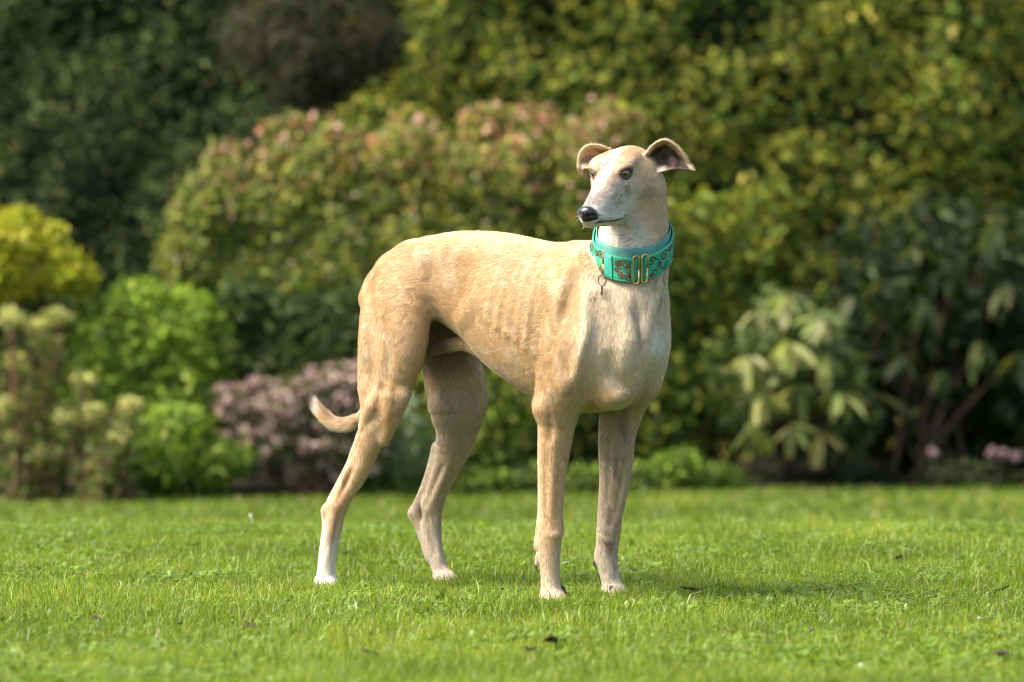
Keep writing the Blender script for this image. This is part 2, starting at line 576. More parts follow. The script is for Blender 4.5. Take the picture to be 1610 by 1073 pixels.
def hedge(name, label, x0, x1, y, ztop, n, size, pal, wts, seed, core_col, thick=0.5, var=0.3, tint=None, ratio=0.55):
    """clipped hedge: a lumpy standing mass of leaves round a solid dark core that blocks the sky"""
    xc = (x0 + x1) / 2
    z0 = float(ground_z(xc, y))
    root = empty(name, (xc, y, z0)); tag(root, label, 'hedge')
    inv = np.array([xc, y, z0])
    # solid core standing for twigs and inner leaves, added to block the sky
    nx, nz = 60, 36
    u, v = np.meshgrid(np.linspace(0, 1, nx), np.linspace(0, 1, nz))
    px = x0 + 0.1 + (x1 - x0 - 0.2) * u.ravel(); pz = z0 - 0.05 + (ztop - z0 - 0.1) * v.ravel()
    p = np.stack([px, 0 * px, pz], -1)
    fr = y - thick + 0.34 + (vnoise(p, 3.5, seed) - 0.5) * 0.3
    Vf = np.stack([px, fr, pz], -1); Vb = np.stack([px, np.full_like(px, y + thick - 0.2), pz], -1)
    a = np.arange((nx - 1) * (nz - 1)); a = a // (nx - 1) * nx + a % (nx - 1)
    q1 = np.stack([a, a + 1, a + nx + 1, a + nx], -1); q2 = q1[:, ::-1] + nx * nz
    rim = [j for j in range(nx)] + [i * nx + nx - 1 for i in range(1, nz)] + [(nz - 1) * nx + j for j in range(nx - 2, -1, -1)] + [i * nx for i in range(nz - 2, 0, -1)]
    rim = np.array(rim); nr = np.roll(rim, -1)
    q3 = np.stack([rim, rim + nx * nz, nr + nx * nz, nr], -1)
    mesh_np('solid_core', np.concatenate([Vf, Vb]) - inv, np.concatenate([q1, q2, q3]),
            mat_plain(name + '_core', core_col, 0.95, 0.05, var=0.6, scale=30, bump=1.0), root)
    r = np.random.default_rng(seed)
    X = r.uniform(x0, x1, n); Z = z0 + (ztop - z0) * r.random(n)
    q = np.stack([X, 0 * X, Z], -1)
    bump = (vnoise(q, 2.2, seed + 1) - 0.5) * 0.34 + (vnoise(q, 6.0, seed + 2) - 0.5) * 0.2
    Y = y - thick + 0.10 - bump + r.random(n) ** 1.4 * 0.26
    N = np.stack([r.normal(0, 0.3, n), -np.ones(n), r.uniform(0.0, 0.9, n)], -1)
    top = r.random(n) < 0.15
    Z[top] = ztop + r.normal(0, 0.06, top.sum()); Y[top] = r.uniform(y - thick, y + thick, top.sum()); N[top] = (0, 0, 1)
    P = np.stack([X, Y, Z], -1)
    cols = palette(n, pal, wts, seed + 4, var)
    if tint is not None: cols = tint(P, cols, r)
    f = leaves_mesh('foliage', P - inv, N, r.uniform(0.6, 1.35, n) * size, ratio, cols, M_leaf, root, seed + 5)
    f['kind'] = 'stuff'
    return root


hedge('dark_hedge', 'tall dark green small-leaved hedge filling the upper left', -4.6, -0.35, 9.1, 2.5, 42000, 0.036,
      [tuple(1.75 * q for q in c) for c in DK] + [(0.17, 0.17, 0.05)], [3, 4, 3, 3, 0.6], 21, (0.016, 0.022, 0.009))


def right_tint(P, cols, r):
    k = 1 - 0.45 * sstep(0.9, 2.2, P[:, 0]) * sstep(1.3, 0.4, P[:, 2])
    return cols * k[:, None]


hedge('mixed_hedge', 'tall yellow-green mixed hedge behind the dog filling the upper right', -0.75, 4.6, 8.6, 2.5, 50000, 0.045,
      [tuple(1.2 * q for q in c) for c in MID] + [(0.32, 0.28, 0.07)], [3, 4, 3.5, 2.2, 3, 0.7], 31, (0.012, 0.018, 0.006))

# thin drooping conifer sprays between the two hedges
D = 15.6
shrub('conifer', 'dull brown-green drooping conifer between the dark hedge and the yellow-green hedge', 'tree',
      [px_blob(470, 60, D, 85, 110), px_blob(560, 20, D, 80, 110), px_blob(520, 110, D, 70, 60)], 16000, 0.05, 0.16,
      [(0.075, 0.068, 0.034), (0.05, 0.06, 0.022), (0.12, 0.09, 0.055), (0.04, 0.042, 0.018)], [3, 3, 1.2, 3], 41, droop=1.0, nstems=3)

PK = [(0.50, 0.22, 0.14), (0.44, 0.17, 0.12), (0.50, 0.33, 0.16), (0.55, 0.30, 0.24)]
YG = [(0.14, 0.18, 0.03), (0.23, 0.26, 0.045), (0.34, 0.33, 0.07), (0.08, 0.11, 0.025), (0.24, 0.23, 0.12)]
D = 14.6
shrub('pink_tipped_shrub', 'tall bush with pink and orange young tips left of the dog above the pink flowers', 'shrub',
      [px_blob(415, 345, D, 120, 100), px_blob(330, 400, D, 80, 100), px_blob(500, 270, D, 100, 85), px_blob(440, 460, D, 120, 130), px_blob(540, 420, D, 90, 140), px_blob(580, 300, D, 90, 90), px_blob(300, 420, D, 60, 60), px_blob(450, 215, D, 40, 30), px_blob(360, 255, D, 40, 30)],
      30000, 0.038, 0.55, YG, [4, 4, 2, 3, 2], 51, tint=tips_tint(0.75, 1.25, PK, 0.33), nstems=6)
shrub('spirea_shrub', 'broad bush with yellow-green leaves and orange pink tips right behind the dog', 'shrub',
      [px_blob(690, 310, D, 120, 105), px_blob(650, 220, D, 40, 40), px_blob(760, 205, D, 50, 40), px_blob(860, 225, D, 40, 40), px_blob(800, 290, D, 110, 90), px_blob(880, 330, D, 80, 110), px_blob(740, 430, D, 150, 130), px_blob(620, 400, D, 70, 130), px_blob(930, 260, D + 0.2, 80, 80), px_blob(960, 400, D, 70, 120)],
      30000, 0.038, 0.55, YG + [(0.30, 0.27, 0.05)], [3, 4, 3, 2.5, 2, 2], 61, tint=tips_tint(0.8, 1.25, PK, 0.30), nstems=6)
D = 14.3
shrub('dark_shrub', 'dark green shady bush under the pink-tipped bush', 'shrub',
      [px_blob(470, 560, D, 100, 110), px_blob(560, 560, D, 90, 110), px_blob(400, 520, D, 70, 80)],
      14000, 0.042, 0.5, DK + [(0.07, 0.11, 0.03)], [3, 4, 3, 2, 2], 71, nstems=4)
D = 13.9
shrub('golden_shrub', 'arching bright yellow bush at the left edge of the picture', 'shrub',
      [px_blob(-40, 400, D, 90, 70), px_blob(40, 385, D, 62, 46), px_blob(95, 425, D, 44, 38), px_blob(125, 448, D, 26, 20), px_blob(20, 440, D, 60, 40)],
      7000, 0.045, 0.55, [(0.46, 0.42, 0.03), (0.33, 0.36, 0.03), (0.50, 0.45, 0.06), (0.18, 0.22, 0.03)], [4, 3, 2, 1], 81,
      nstems=4, var=0.15)
D = 14.0
shrub('bright_green_shrub', 'fresh bright green bush below the yellow bush', 'shrub',
      [px_blob(200, 540, D, 95, 80), px_blob(290, 550, D, 80, 85), px_blob(150, 620, D, 90, 80), px_blob(260, 620, D, 100, 70)],
      16000, 0.048, 0.5, BRT, [4, 4, 2, 2], 91, nstems=5)
D = 14.15
shrub('shade_shrub', 'deep green shrub in shade behind the low plants on the left', 'shrub',
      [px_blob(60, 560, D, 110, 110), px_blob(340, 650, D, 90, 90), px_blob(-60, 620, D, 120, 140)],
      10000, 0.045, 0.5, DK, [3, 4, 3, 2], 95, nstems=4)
D = 13.78
shrub('green_mound', 'low soft green mound plant at the lawn edge left of the pink flowers', 'plant',
      [px_blob(250, 720, D, 100, 60), px_blob(330, 728, D, 60, 42)],
      11000, 0.04, 0.4, BRT + [(0.26, 0.30, 0.06)], [3, 4, 2, 2, 1], 101, nstems=3)


# euphorbia-like plant: red stems with pale yellow heads
def spurge(label, roots, seed, D):
    r = np.random.default_rng(seed)
    cx_ = at(np.mean([a[0] for a in roots]), 760, D)
    z0 = float(ground_z(cx_[0], cx_[1]))
    root = empty('spurge_plant', (cx_[0], cx_[1], z0)); tag(root, label, 'plant')
    inv = np.array([cx_[0], cx_[1], z0])
    Pl, Nl, Cl, Ph, Nh = [], [], [], [], []
    for (px, py, lean) in roots:
        top = at(px, py, D + r.uniform(-0.1, 0.1))
        b = np.array([top[0] + lean, top[1] + r.normal(0, 0.04), z0 - 0.02])
        line = catmull([b, (b + top) / 2 + r.normal(0, 0.02, 3), top], 9)
        g = Geo(); g.tube(line - inv, np.linspace(0.010, 0.006, 9), 6)
        g.build('stem', M_redstem, root)
        m = 190
        t = r.random(m) ** 0.8
        p = np.stack([np.interp(t, np.linspace(0, 1, 9), line[:, k]) for k in range(3)], -1)
        d = r.normal(0, 1, (m, 3)); d[:, 2] = np.abs(d[:, 2]) * 0.6; d /= np.linalg.norm(d, axis=1)[:, None]
        Pl.append(p + d * r.uniform(0.02, 0.085, (m, 1))); Nl.append(d)
        d = r.normal(0, 1, (130, 3)); d /= np.linalg.norm(d, axis=1)[:, None]
        h = Geo()
        hd = leaves_mesh('flower_head', top - inv + d * np.array([0.045, 0.045, 0.034]) * r.uniform(0.5, 1, (130, 1)), d, r.uniform(0.014, 0.026, 130), 0.8,
                         palette(130, [(0.45, 0.44, 0.10), (0.38, 0.40, 0.12), (0.52, 0.47, 0.16)], [1, 1, 1], seed + int(px), 0.12), M_petal, root, seed + int(px))
        hd['kind'] = 'stuff'
    P = np.concatenate(Pl); N = np.concatenate(Nl)
    f = leaves_mesh('foliage', P - inv, N, r.uniform(0.025, 0.05, len(P)), 0.35,
                    palette(len(P), [(0.10, 0.13, 0.03), (0.17, 0.19, 0.05), (0.16, 0.10, 0.05), (0.07, 0.10, 0.03)], [3, 3, 1.6, 2], seed, 0.2), M_leaf, root, seed + 9)
    f['kind'] = 'stuff'


spurge('spurge plant with red stems and pale yellow heads at the left edge', [(18, 500, 0.02), (55, 515, 0.03), (90, 498, -0.02), (30, 570, 0.05), (75, 545, 0.0), (8, 640, 0.05), (-40, 520, 0.03), (-30, 600, 0)], 111, 13.62)
spurge('lower spurge plant with yellowish heads beside the fresh bright green bush', [(130, 600, 0.02), (150, 650, -0.04), (105, 660, 0.05), (185, 690, -0.05), (25, 690, 0.02), (70, 715, 0.0), (160, 730, 0.03), (205, 640, 0.0)], 121, 13.55)


# pink flower clump
def flower_clump(name, label, blobs, nflower, fpal, nleaf, lpal, seed, fsize=0.02):
    B = np.array(blobs); c = B[:, :2].mean(0); z0 = float(ground_z(c[0], c[1]))
    root = empty(name, (c[0], c[1], z0)); tag(root, label, 'flowers')
    inv = np.array([c[0], c[1], z0])
    r = np.random.default_rng(seed)
    P, N, i = blob_points(blobs, nleaf, seed, 0.6)
    ok = P[:, 2] > z0 + 0.01; P, N = P[ok], N[ok]
    f = leaves_mesh('foliage', P - inv, N, r.uniform(0.02, 0.04, len(P)), 0.35, palette(len(P), lpal, np.ones(len(lpal)), seed, 0.25), M_leaf, root, seed)
    f['kind'] = 'stuff'
    P, N, i = blob_points(blobs, 260, seed + 1, 0.12)
    ok = (P[:, 2] > z0 + 0.03); P, N = P[ok], N[ok]
    # each head a little dome of petals, joined: nobody could count them through the blur
    PP, NN = [], []
    per = nflower // len(P)
    for k in range(len(P)):
        d = r.normal(0, 1, (per, 3)); d /= np.linalg.norm(d, axis=1)[:, None]
        PP.append(P[k] + d * np.array([0.03, 0.03, 0.018]) * r.uniform(0.4, 1, (per, 1)) + (0, 0, 0.015)); NN.append(d + (0, 0, 0.6))
    PP = np.concatenate(PP); NN = np.concatenate(NN)
    fl = leaves_mesh('blossom', PP - inv, NN, r.uniform(0.6, 1.3, len(PP)) * fsize, 0.8, palette(len(PP), fpal, np.ones(len(fpal)), seed + 3, 0.15), M_petal, root, seed + 4)
    fl['kind'] = 'stuff'
    for k in range(5):
        b = B[k % len(B)]
        g = Geo(); a = np.array([c[0] + r.normal(0, 0.06), c[1], z0 - 0.02])
        g.tube(catmull([a, (a + b[:3]) / 2 + r.normal(0, 0.02, 3), b[:3]], 6) - inv, np.linspace(0.008, 0.004, 6), 6)
        g.build('stem', M_redstem, root)


D = 13.85
flower_clump('pink_flower_clump', 'dusty pink flower clump behind the tail', [px_blob(420, 660, D, 70, 65), px_blob(500, 640, D, 75, 70), px_blob(540, 690, D, 60, 75), px_blob(450, 715, D, 80, 50)],
             4200, [(0.42, 0.27, 0.23), (0.52, 0.37, 0.32), (0.34, 0.21, 0.18), (0.36, 0.29, 0.18)], 5000, [(0.10, 0.09, 0.05), (0.07, 0.09, 0.03), (0.13, 0.12, 0.06)], 131)
D = 14.0
flower_clump('white_flower_clump', 'pale leafy clump with small white flowers seen between the hind legs', [px_blob(610, 690, D, 70, 80), px_blob(640, 730, D, 70, 50)],
             700, [(0.55, 0.58, 0.42), (0.62, 0.60, 0.50)], 7000, [(0.12, 0.19, 0.05), (0.18, 0.24, 0.06), (0.22, 0.27, 0.10)], 141, 0.018)
D = 14.2
shrub('lime_shrub', 'lime green bush showing under the belly of the dog', 'shrub',
      [px_blob(790, 620, D, 70, 90), px_blob(740, 680, D, 90, 80), px_blob(690, 560, D, 90, 100)],
      11000, 0.045, 0.55, [(0.20, 0.26, 0.04), (0.30, 0.32, 0.06), (0.11, 0.16, 0.03), (0.40, 0.36, 0.09)], [3, 3, 3, 1], 151, nstems=4)
D = 14.6
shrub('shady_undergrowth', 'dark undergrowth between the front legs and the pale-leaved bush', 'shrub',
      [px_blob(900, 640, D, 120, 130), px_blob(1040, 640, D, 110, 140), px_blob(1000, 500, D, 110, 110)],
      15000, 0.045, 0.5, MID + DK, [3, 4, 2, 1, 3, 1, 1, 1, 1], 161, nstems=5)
D = 15.0
shrub('olive_shrub', 'olive green bush right of the dog below the hedge', 'shrub',
      [px_blob(1110, 420, D, 90, 120), px_blob(1090, 560, D, 80, 110), px_blob(1180, 380, D, 80, 90)],
      14000, 0.045, 0.55, MID, [3, 4, 3, 2, 2], 171, nstems=5)
D = 14.12
shrub('fern_tuft', 'small bright green tuft low at the lawn edge right of the front legs', 'plant',
      [px_blob(1065, 740, D, 50, 26), px_blob(1125, 752, D, 40, 18)], 2600, 0.04, 0.3, BRT, [2, 1, .4, 5], 181, nstems=2)


D = 14.42
shrub('ground_cover', 'low dark ground cover plants along the right lawn edge under the rhododendrons', 'plant',
      [px_blob(1190 + 105 * k + 30 * (k % 2), 760, D + 0.09 * (k % 3), 45 + 25 * (k % 2), (14, 30, 20, 40, 12, 34)[k % 6]) for k in range(6)], 5000, 0.035, 0.4,
      [(0.03, 0.042, 0.012), (0.05, 0.06, 0.02), (0.02, 0.026, 0.009), (0.09, 0.09, 0.03)], [4, 3, 3, .6], 185, nstems=3, stem_r=0.004)
shrub('leafy_edging', 'low green leafy plants along the lawn edge under the dog', 'plant',
      [px_blob(600 + 80 * k, 762, 13.95 + 0.03 * k + 0.05 * (k % 2), 60, 22 + 8 * (k % 2)) for k in range(6)], 7000, 0.035, 0.4,
      BRT + DK, [2, 2, 1, 2, 2, 2, 1, 2], 187, nstems=3, stem_r=0.004)
# rhododendron: large hanging leaves, the biggest each an object
def big_leaf_mesh(name, L, w, col, curl):
    n = 5
    V, Cc = [], []
    for k in range(n):
        t = k / (n - 1)
        hw = w * 0.5 * math.sin(math.pi * min(0.97, 0.06 + 0.92 * t)) ** 0.8
        x = L * t; z = -curl * L * t * t
        V += [(x, -hw, z + hw * 0.25), (x, 0, z), (x, hw, z + hw * 0.25)]
    q = []
    for k in range(n - 1):
        for j in range(2):
            a = k * 3 + j
            q.append((a, a + 1, a + 4, a + 3))
    o = mesh_np(name, V, np.array(q), M_leaf, None, np.tile(col, (len(V), 1)))
    me = o.data
    bpy.data.objects.remove(o)
    return me


def rhodo(label, whorls, D, seed, pal, nback, back_pal, per=8, L=0.12, blobs=()):
    r = np.random.default_rng(seed)
    wp = [at(px, py, D + r.uniform(-0.12, 0.15)) for px, py in whorls]
    c = np.mean(wp, 0); z0 = float(ground_z(c[0], c[1]))
    root = empty('rhododendron', (c[0], c[1], z0)); tag(root, label, 'shrub')
    inv = np.array([c[0], c[1], z0])
    meshes = [big_leaf_mesh('leaf', L * r.uniform(0.85, 1.2), L * r.uniform(0.27, 0.36), np.array(pal[k % len(pal)]) * r.uniform(0.8, 1.2), r.uniform(0.05, 0.3)) for k in range(12)]
    for wpt in wp:
        k0 = r.integers(0, 12)
        for k in range(per):
            az = 2 * math.pi * k / per + r.uniform(-0.3, 0.3)
            o = bpy.data.objects.new('leaf', meshes[(k0 + r.integers(0, 4)) % 12]); COL.objects.link(o)
            o.parent = root
            o.location = wpt - inv + r.normal(0, 0.008, 3)
            o.rotation_euler = (r.normal(0, 0.35), R(r.uniform(15, 75)), az)
            s = r.uniform(0.75, 1.15); o.scale = (s, s, s)
        g = Geo(); a = np.array([c[0] + r.normal(0, 0.08), c[1] + 0.25, z0 - 0.02])
        g.tube(catmull([a, (a + wpt) / 2 + (0, 0.05, 0.03), wpt], 7) - inv, np.linspace(0.009, 0.004, 7), 6)
        g.build('stem', M_bark, root)
    P, N, i = blob_points(blobs, nback, seed + 1, 0.5)
    ok = P[:, 2] > z0 + 0.02; P, N = P[ok], N[ok]
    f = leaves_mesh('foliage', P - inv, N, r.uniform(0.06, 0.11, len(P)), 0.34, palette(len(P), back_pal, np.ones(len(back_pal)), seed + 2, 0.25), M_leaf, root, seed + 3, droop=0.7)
    f['kind'] = 'stuff'


PALE = [(0.36, 0.37, 0.13), (0.22, 0.26, 0.07), (0.46, 0.43, 0.20), (0.12, 0.15, 0.04), (0.38, 0.35, 0.11)]
D = 14.2
rhodo('rhododendron with pale drooping leaves right of the dog', [(1195, 490), (1235, 470), (1180, 560), (1240, 540), (1290, 500), (1300, 560), (1200, 620), (1255, 610), (1185, 670), (1245, 670), (1320, 620), (1290, 680)],
      D, 191, PALE, 1400, [(0.05, 0.075, 0.02), (0.08, 0.11, 0.03), (0.16, 0.19, 0.07)], 8, 0.12, [px_blob(1230, 560, D + 0.25, 90, 120), px_blob(1290, 600, D + 0.3, 80, 120)])
D = 15.15
shrub('shade_shrub', 'added shrub with deep shade painted into its near-black leaves behind the large dark rhododendron', 'shrub',
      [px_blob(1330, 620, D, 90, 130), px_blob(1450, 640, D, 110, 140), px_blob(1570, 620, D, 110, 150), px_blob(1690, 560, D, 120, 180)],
      12000, 0.05, 0.5, [(0.016, 0.024, 0.008), (0.024, 0.034, 0.010), (0.034, 0.045, 0.014)], [3, 3, 1], 197, nstems=4)  # added for darkness; the leaf colours stand for deep shade
D = 14.6
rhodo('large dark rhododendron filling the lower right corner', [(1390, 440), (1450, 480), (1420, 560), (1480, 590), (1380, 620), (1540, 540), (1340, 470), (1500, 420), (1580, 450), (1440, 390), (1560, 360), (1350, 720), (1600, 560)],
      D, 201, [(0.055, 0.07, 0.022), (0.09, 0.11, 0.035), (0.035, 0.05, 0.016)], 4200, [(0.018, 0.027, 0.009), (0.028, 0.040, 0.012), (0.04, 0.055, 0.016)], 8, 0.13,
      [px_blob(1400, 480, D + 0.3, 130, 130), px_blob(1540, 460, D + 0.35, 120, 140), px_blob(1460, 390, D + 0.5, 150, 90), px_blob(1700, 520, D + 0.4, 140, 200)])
D = 14.45
g0 = at(1520, 755, D)
rt = empty('pale_blossom_plant', (g0[0], g0[1], float(ground_z(g0[0], g0[1]))))
tag(rt, 'small plant with few pale pink blossoms low in the dark right corner', 'plant')
for (px, py) in ((1468, 712), (1560, 712), (1575, 715), (1597, 718), (1350, 738)):
    p = at(px, py, D) - np.array(rt.location)
    r_ = np.random.default_rng(px)
    d = r_.normal(0, 1, (26, 3)); d /= np.linalg.norm(d, axis=1)[:, None]
    leaves_mesh('blossom', p + d * 0.012, d, r_.uniform(0.014, 0.024, 26), 0.9, palette(26, [(0.36, 0.26, 0.25), (0.32, 0.21, 0.21)], [1, 1], px, 0.1), M_petal, rt, px)
    gg = Geo(); gg.tube(catmull([(p[0] * 0.9, 0, -0.02), (p[0] * 0.95, 0.01, p[2] * 0.6), p], 6), np.linspace(0.005, 0.003, 6), 6)
    gg.build('stem', M_bark, rt)
# ------------------------------------------------------------------ the dog
# The body is one surface grown round joints, each given by where it shows in the photograph and by
# its distance left (+) or right (-) of the animal's own middle plane.
YAW = R(39.0)
FW = np.array([math.cos(YAW), -math.sin(YAW), 0.0])     # towards the dog's chest
LF = np.array([math.sin(YAW), math.cos(YAW), 0.0])      # towards the dog's left side
DOG_O = np.array([-0.0208, -0.0256, 0.0])
CAM = np.array([0, -CAM_D, CAM_H])


def to_dog(p):
    q = np.asarray(p, float) - DOG_O
    return np.stack([q @ FW, q @ LF, q[..., 2]], -1)


def to_world(p):
    p = np.asarray(p, float)
    return DOG_O + p[..., :1] * FW + p[..., 1:2] * LF + p[..., 2:3] * np.array([0, 0, 1.0])


def J(px, py, l):
    d = ray(px, py)
    t = (l - (CAM - DOG_O) @ LF) / (d @ LF)
    return to_dog(CAM + d * t)


class Field:
    def __init__(s, lo, hi, h):
        s.lo = np.array(lo, float); s.h = h; s.ri = 0
        s.n = np.ceil((np.array(hi) - s.lo) / h).astype(int) + 1
        s.D = np.full(s.n, 0.2, np.float32)
        s.ax = [(s.lo[k] + h * np.arange(s.n[k])).astype(np.float32) for k in range(3)]

    def sub(s, lo, hi):
        a = np.clip(np.floor((np.asarray(lo) - s.lo) / s.h).astype(int), 0, s.n)
        b = np.clip(np.ceil((np.asarray(hi) - s.lo) / s.h).astype(int) + 1, 0, s.n)
        if np.any(b <= a): return None
        sl = tuple(slice(a[k], b[k]) for k in range(3))
        return sl, s.ax[0][sl[0]][:, None, None], s.ax[1][sl[1]][None, :, None], s.ax[2][sl[2]][None, None, :]

    def put(s, sl, d, k, op='add'):
        o = s.D[sl]
        if op == 'cut': d = -d; o2 = -o
        if op == 'add':
            if k > 0:
                hh = np.maximum(k - np.abs(o - d), 0) / k
                s.D[sl] = np.minimum(o, d) - hh * hh * k * 0.25
            else: s.D[sl] = np.minimum(o, d)
        else:
            # smooth max(o, -shape)
            if k > 0:
                hh = np.maximum(k - np.abs(o - d), 0) / k
                s.D[sl] = np.maximum(o, d) + hh * hh * k * 0.25
            else: s.D[sl] = np.maximum(o, d)

    def cone(s, a, b, ra, rb, k=0.02, op='add', flat=1.0):
        a = np.array(a, float); b = np.array(b, float)
        rm = max(ra, rb)
        m = rm + max(k, 0.004) * 1.3 + 2 * s.h
        S = s.sub(np.minimum(a, b) - m, np.maximum(a, b) + m)
        if S is None: return
        sl, X, Y, Z = S
        ab = b - a
        ab2 = ab * np.array([1, flat, 1])
        L2 = float(ab2 @ ab2) + 1e-12
        px, py, pz = X - a[0], (Y - a[1]) * flat, Z - a[2]
        t = np.clip((px * ab2[0] + py * ab2[1] + pz * ab2[2]) / L2, 0, 1)
        dx, dy, dz = px - t * ab2[0], py - t * ab2[1], pz - t * ab2[2]
        q = np.sqrt(dx * dx + dy * dy + dz * dz)
        r = ra + (rb - ra) * t
        d = q - r
        if flat > 1: d = d * (1.0 / (1 + (flat - 1) * np.abs(dy) / (q + 1e-6)))
        s.put(sl, d.astype(np.float32), k, op)

    def chain(s, pts, k=0.02, op='add', flat=1.0, sub=3):
        """pts: rows (u, l, z, r); a smooth tapered run"""
        P = catmull(pts, (len(pts) - 1) * sub + 1)
        m = P[:, 3].max() + max(k, 0.004) * 1.3 + 2 * s.h
        lo = P[:, :3].min(0) - m; hi = P[:, :3].max(0) + m
        T = Field.__new__(Field)
        S = s.sub(lo, hi)
        if S is None: return
        sl, X, Y, Z = S
        best = None
        for i in range(len(P) - 1):
            a, b = P[i, :3], P[i + 1, :3]
            ab = (b - a) * np.array([1, flat, 1])
            L2 = float(ab @ ab) + 1e-12
            px, py, pz = X - a[0], (Y - a[1]) * flat, Z - a[2]
            t = np.clip((px * ab[0] + py * ab[1] + pz * ab[2]) / L2, 0, 1)
            dx, dy, dz = px - t * ab[0], py - t * ab[1], pz - t * ab[2]
            q = np.sqrt(dx * dx + dy * dy + dz * dz)
            d = q - (P[i, 3] + (P[i + 1, 3] - P[i, 3]) * t)
            if flat > 1: d = d / (1 + (flat - 1) * np.abs(dy) / (q + 1e-6))
            best = d if best is None else np.minimum(best, d)
        s.put(sl, best.astype(np.float32), k, op)

    def ell(s, c, Rm, rad, k=0.02, op='add'):
        """Rm rows are the ellipsoid's axes"""
        c = np.array(c, float); rad = np.array(rad, float)
        m = rad.max() + k * 1.3 + 2 * s.h
        S = s.sub(c - m, c + m)
        if S is None: return
        sl, X, Y, Z = S
        x, y, z = X - c[0], Y - c[1], Z - c[2]
        k0 = 0; k1 = 0
        for i in range(3):
            q = Rm[i][0] * x + Rm[i][1] * y + Rm[i][2] * z
            k0 = k0 + (q / rad[i]) ** 2
            k1 = k1 + (q / rad[i] ** 2) ** 2
        k0 = np.sqrt(k0); k1 = np.sqrt(k1) + 1e-9
        s.put(sl, (k0 * (k0 - 1) / k1).astype(np.float32), k, op)

    def loft(s, c, Rm, table, k=0.02, n=2.0, egg=0.0, op='add'):
        """lofted superellipse along axis 0 of Rm; table rows: (y, half width, top, bottom); egg narrows the underside"""
        T = np.array(table, float)
        c = np.array(c, float); Rm = np.array(Rm, float)
        ext = max(T[:, 1].max(), np.abs(T[:, 2:]).max()) + k * 1.3 + 3 * s.h
        e = np.array([c + Rm[0] * T[0, 0], c + Rm[0] * T[-1, 0]])
        S = s.sub(e.min(0) - ext, e.max(0) + ext)
        if S is None: return
        sl, X, Y, Z = S
        x, y, z = X - c[0], Y - c[1], Z - c[2]
        a = Rm[0][0] * x + Rm[0][1] * y + Rm[0][2] * z
        w = Rm[1][0] * x + Rm[1][1] * y + Rm[1][2] * z
        v = Rm[2][0] * x + Rm[2][1] * y + Rm[2][2] * z
        yy = np.linspace(T[0, 0], T[-1, 0], 400)
        col = []
        for j in range(1, 4):
            # monotone-ish cubic through the stations
            Ty, Tv = T[:, 0], T[:, j]
            sl_ = np.diff(Tv) / np.diff(Ty)
            mm = np.concatenate([[sl_[0]], np.where(sl_[1:] * sl_[:-1] > 0, 2 * sl_[1:] * sl_[:-1] / (sl_[1:] + sl_[:-1] + 1e-12), 0), [sl_[-1]]])
            i = np.clip(np.searchsorted(Ty, yy) - 1, 0, len(Ty) - 2)
            hh = Ty[i + 1] - Ty[i]; t = (yy - Ty[i]) / hh
            col.append((2 * t ** 3 - 3 * t ** 2 + 1) * Tv[i] + (t ** 3 - 2 * t ** 2 + t) * hh * mm[i] + (-2 * t ** 3 + 3 * t ** 2) * Tv[i + 1] + (t ** 3 - t ** 2) * hh * mm[i + 1])
        ac = np.clip(a, T[0, 0], T[-1, 0])
        f = lambda q: np.interp(ac, yy, q).astype(np.float32)
        hw, tp, bt = f(col[0]), f(col[1]), f(col[2])
        cz = (tp + bt) * 0.5; hz = np.maximum((tp - bt) * 0.5, 0.002)
        vz = (v - cz) / hz
        hw = np.maximum(hw, 0.002) * (1 + egg * np.clip(vz, -1, 1))
        rho = (np.abs(w / hw) ** n + np.abs(vz) ** n + 1e-9) ** (1.0 / n)
        g = np.sqrt((np.abs(w) / hw ** 2) ** 2 + (np.abs(vz) / hz) ** 2) / (rho + 1e-6)
        d = (rho - 1) / np.maximum(g, 1.0 / np.maximum(hw, hz))
        d = np.where(rho < 0.25, -0.75 * np.minimum(hw, hz), d)
        d = np.sqrt(np.maximum(d, 0) ** 2 + (a - ac) ** 2) + np.minimum(d, 0)
        s.put(sl, d.astype(np.float32), k, op)

    def sheet(s, P, th, k=0.004):
        """thin curved sheet through sample points P"""
        m = th + k * 1.3 + 2 * s.h
        for i in range(0, len(P)):
            S = s.sub(P[i] - m, P[i] + m)
            if S is None: continue
            sl, X, Y, Z = S
            d = np.sqrt((X - P[i, 0]) ** 2 + (Y - P[i, 1]) ** 2 + (Z - P[i, 2]) ** 2) - th
            s.E[sl] = np.minimum(s.E[sl], d)

    def sample(s, p):
        q = (np.asarray(p, float) - s.lo) / s.h
        i = np.clip(np.floor(q).astype(int), 0, s.n - 2); f = q - i
        out = 0
        for a in (0, 1):
            for b in (0, 1):
                for c in (0, 1):
                    w = (f[..., 0] if a else 1 - f[..., 0]) * (f[..., 1] if b else 1 - f[..., 1]) * (f[..., 2] if c else 1 - f[..., 2])
                    out = out + w * s.D[i[..., 0] + a, i[..., 1] + b, i[..., 2] + c]
        return out

    def grad(s, p, e=None):
        e = e or s.h
        g = np.stack([s.sample(p + np.eye(3)[k] * e) - s.sample(p - np.eye(3)[k] * e) for k in range(3)], -1)
        return g / (np.linalg.norm(g, axis=-1)[..., None] + 1e-9)

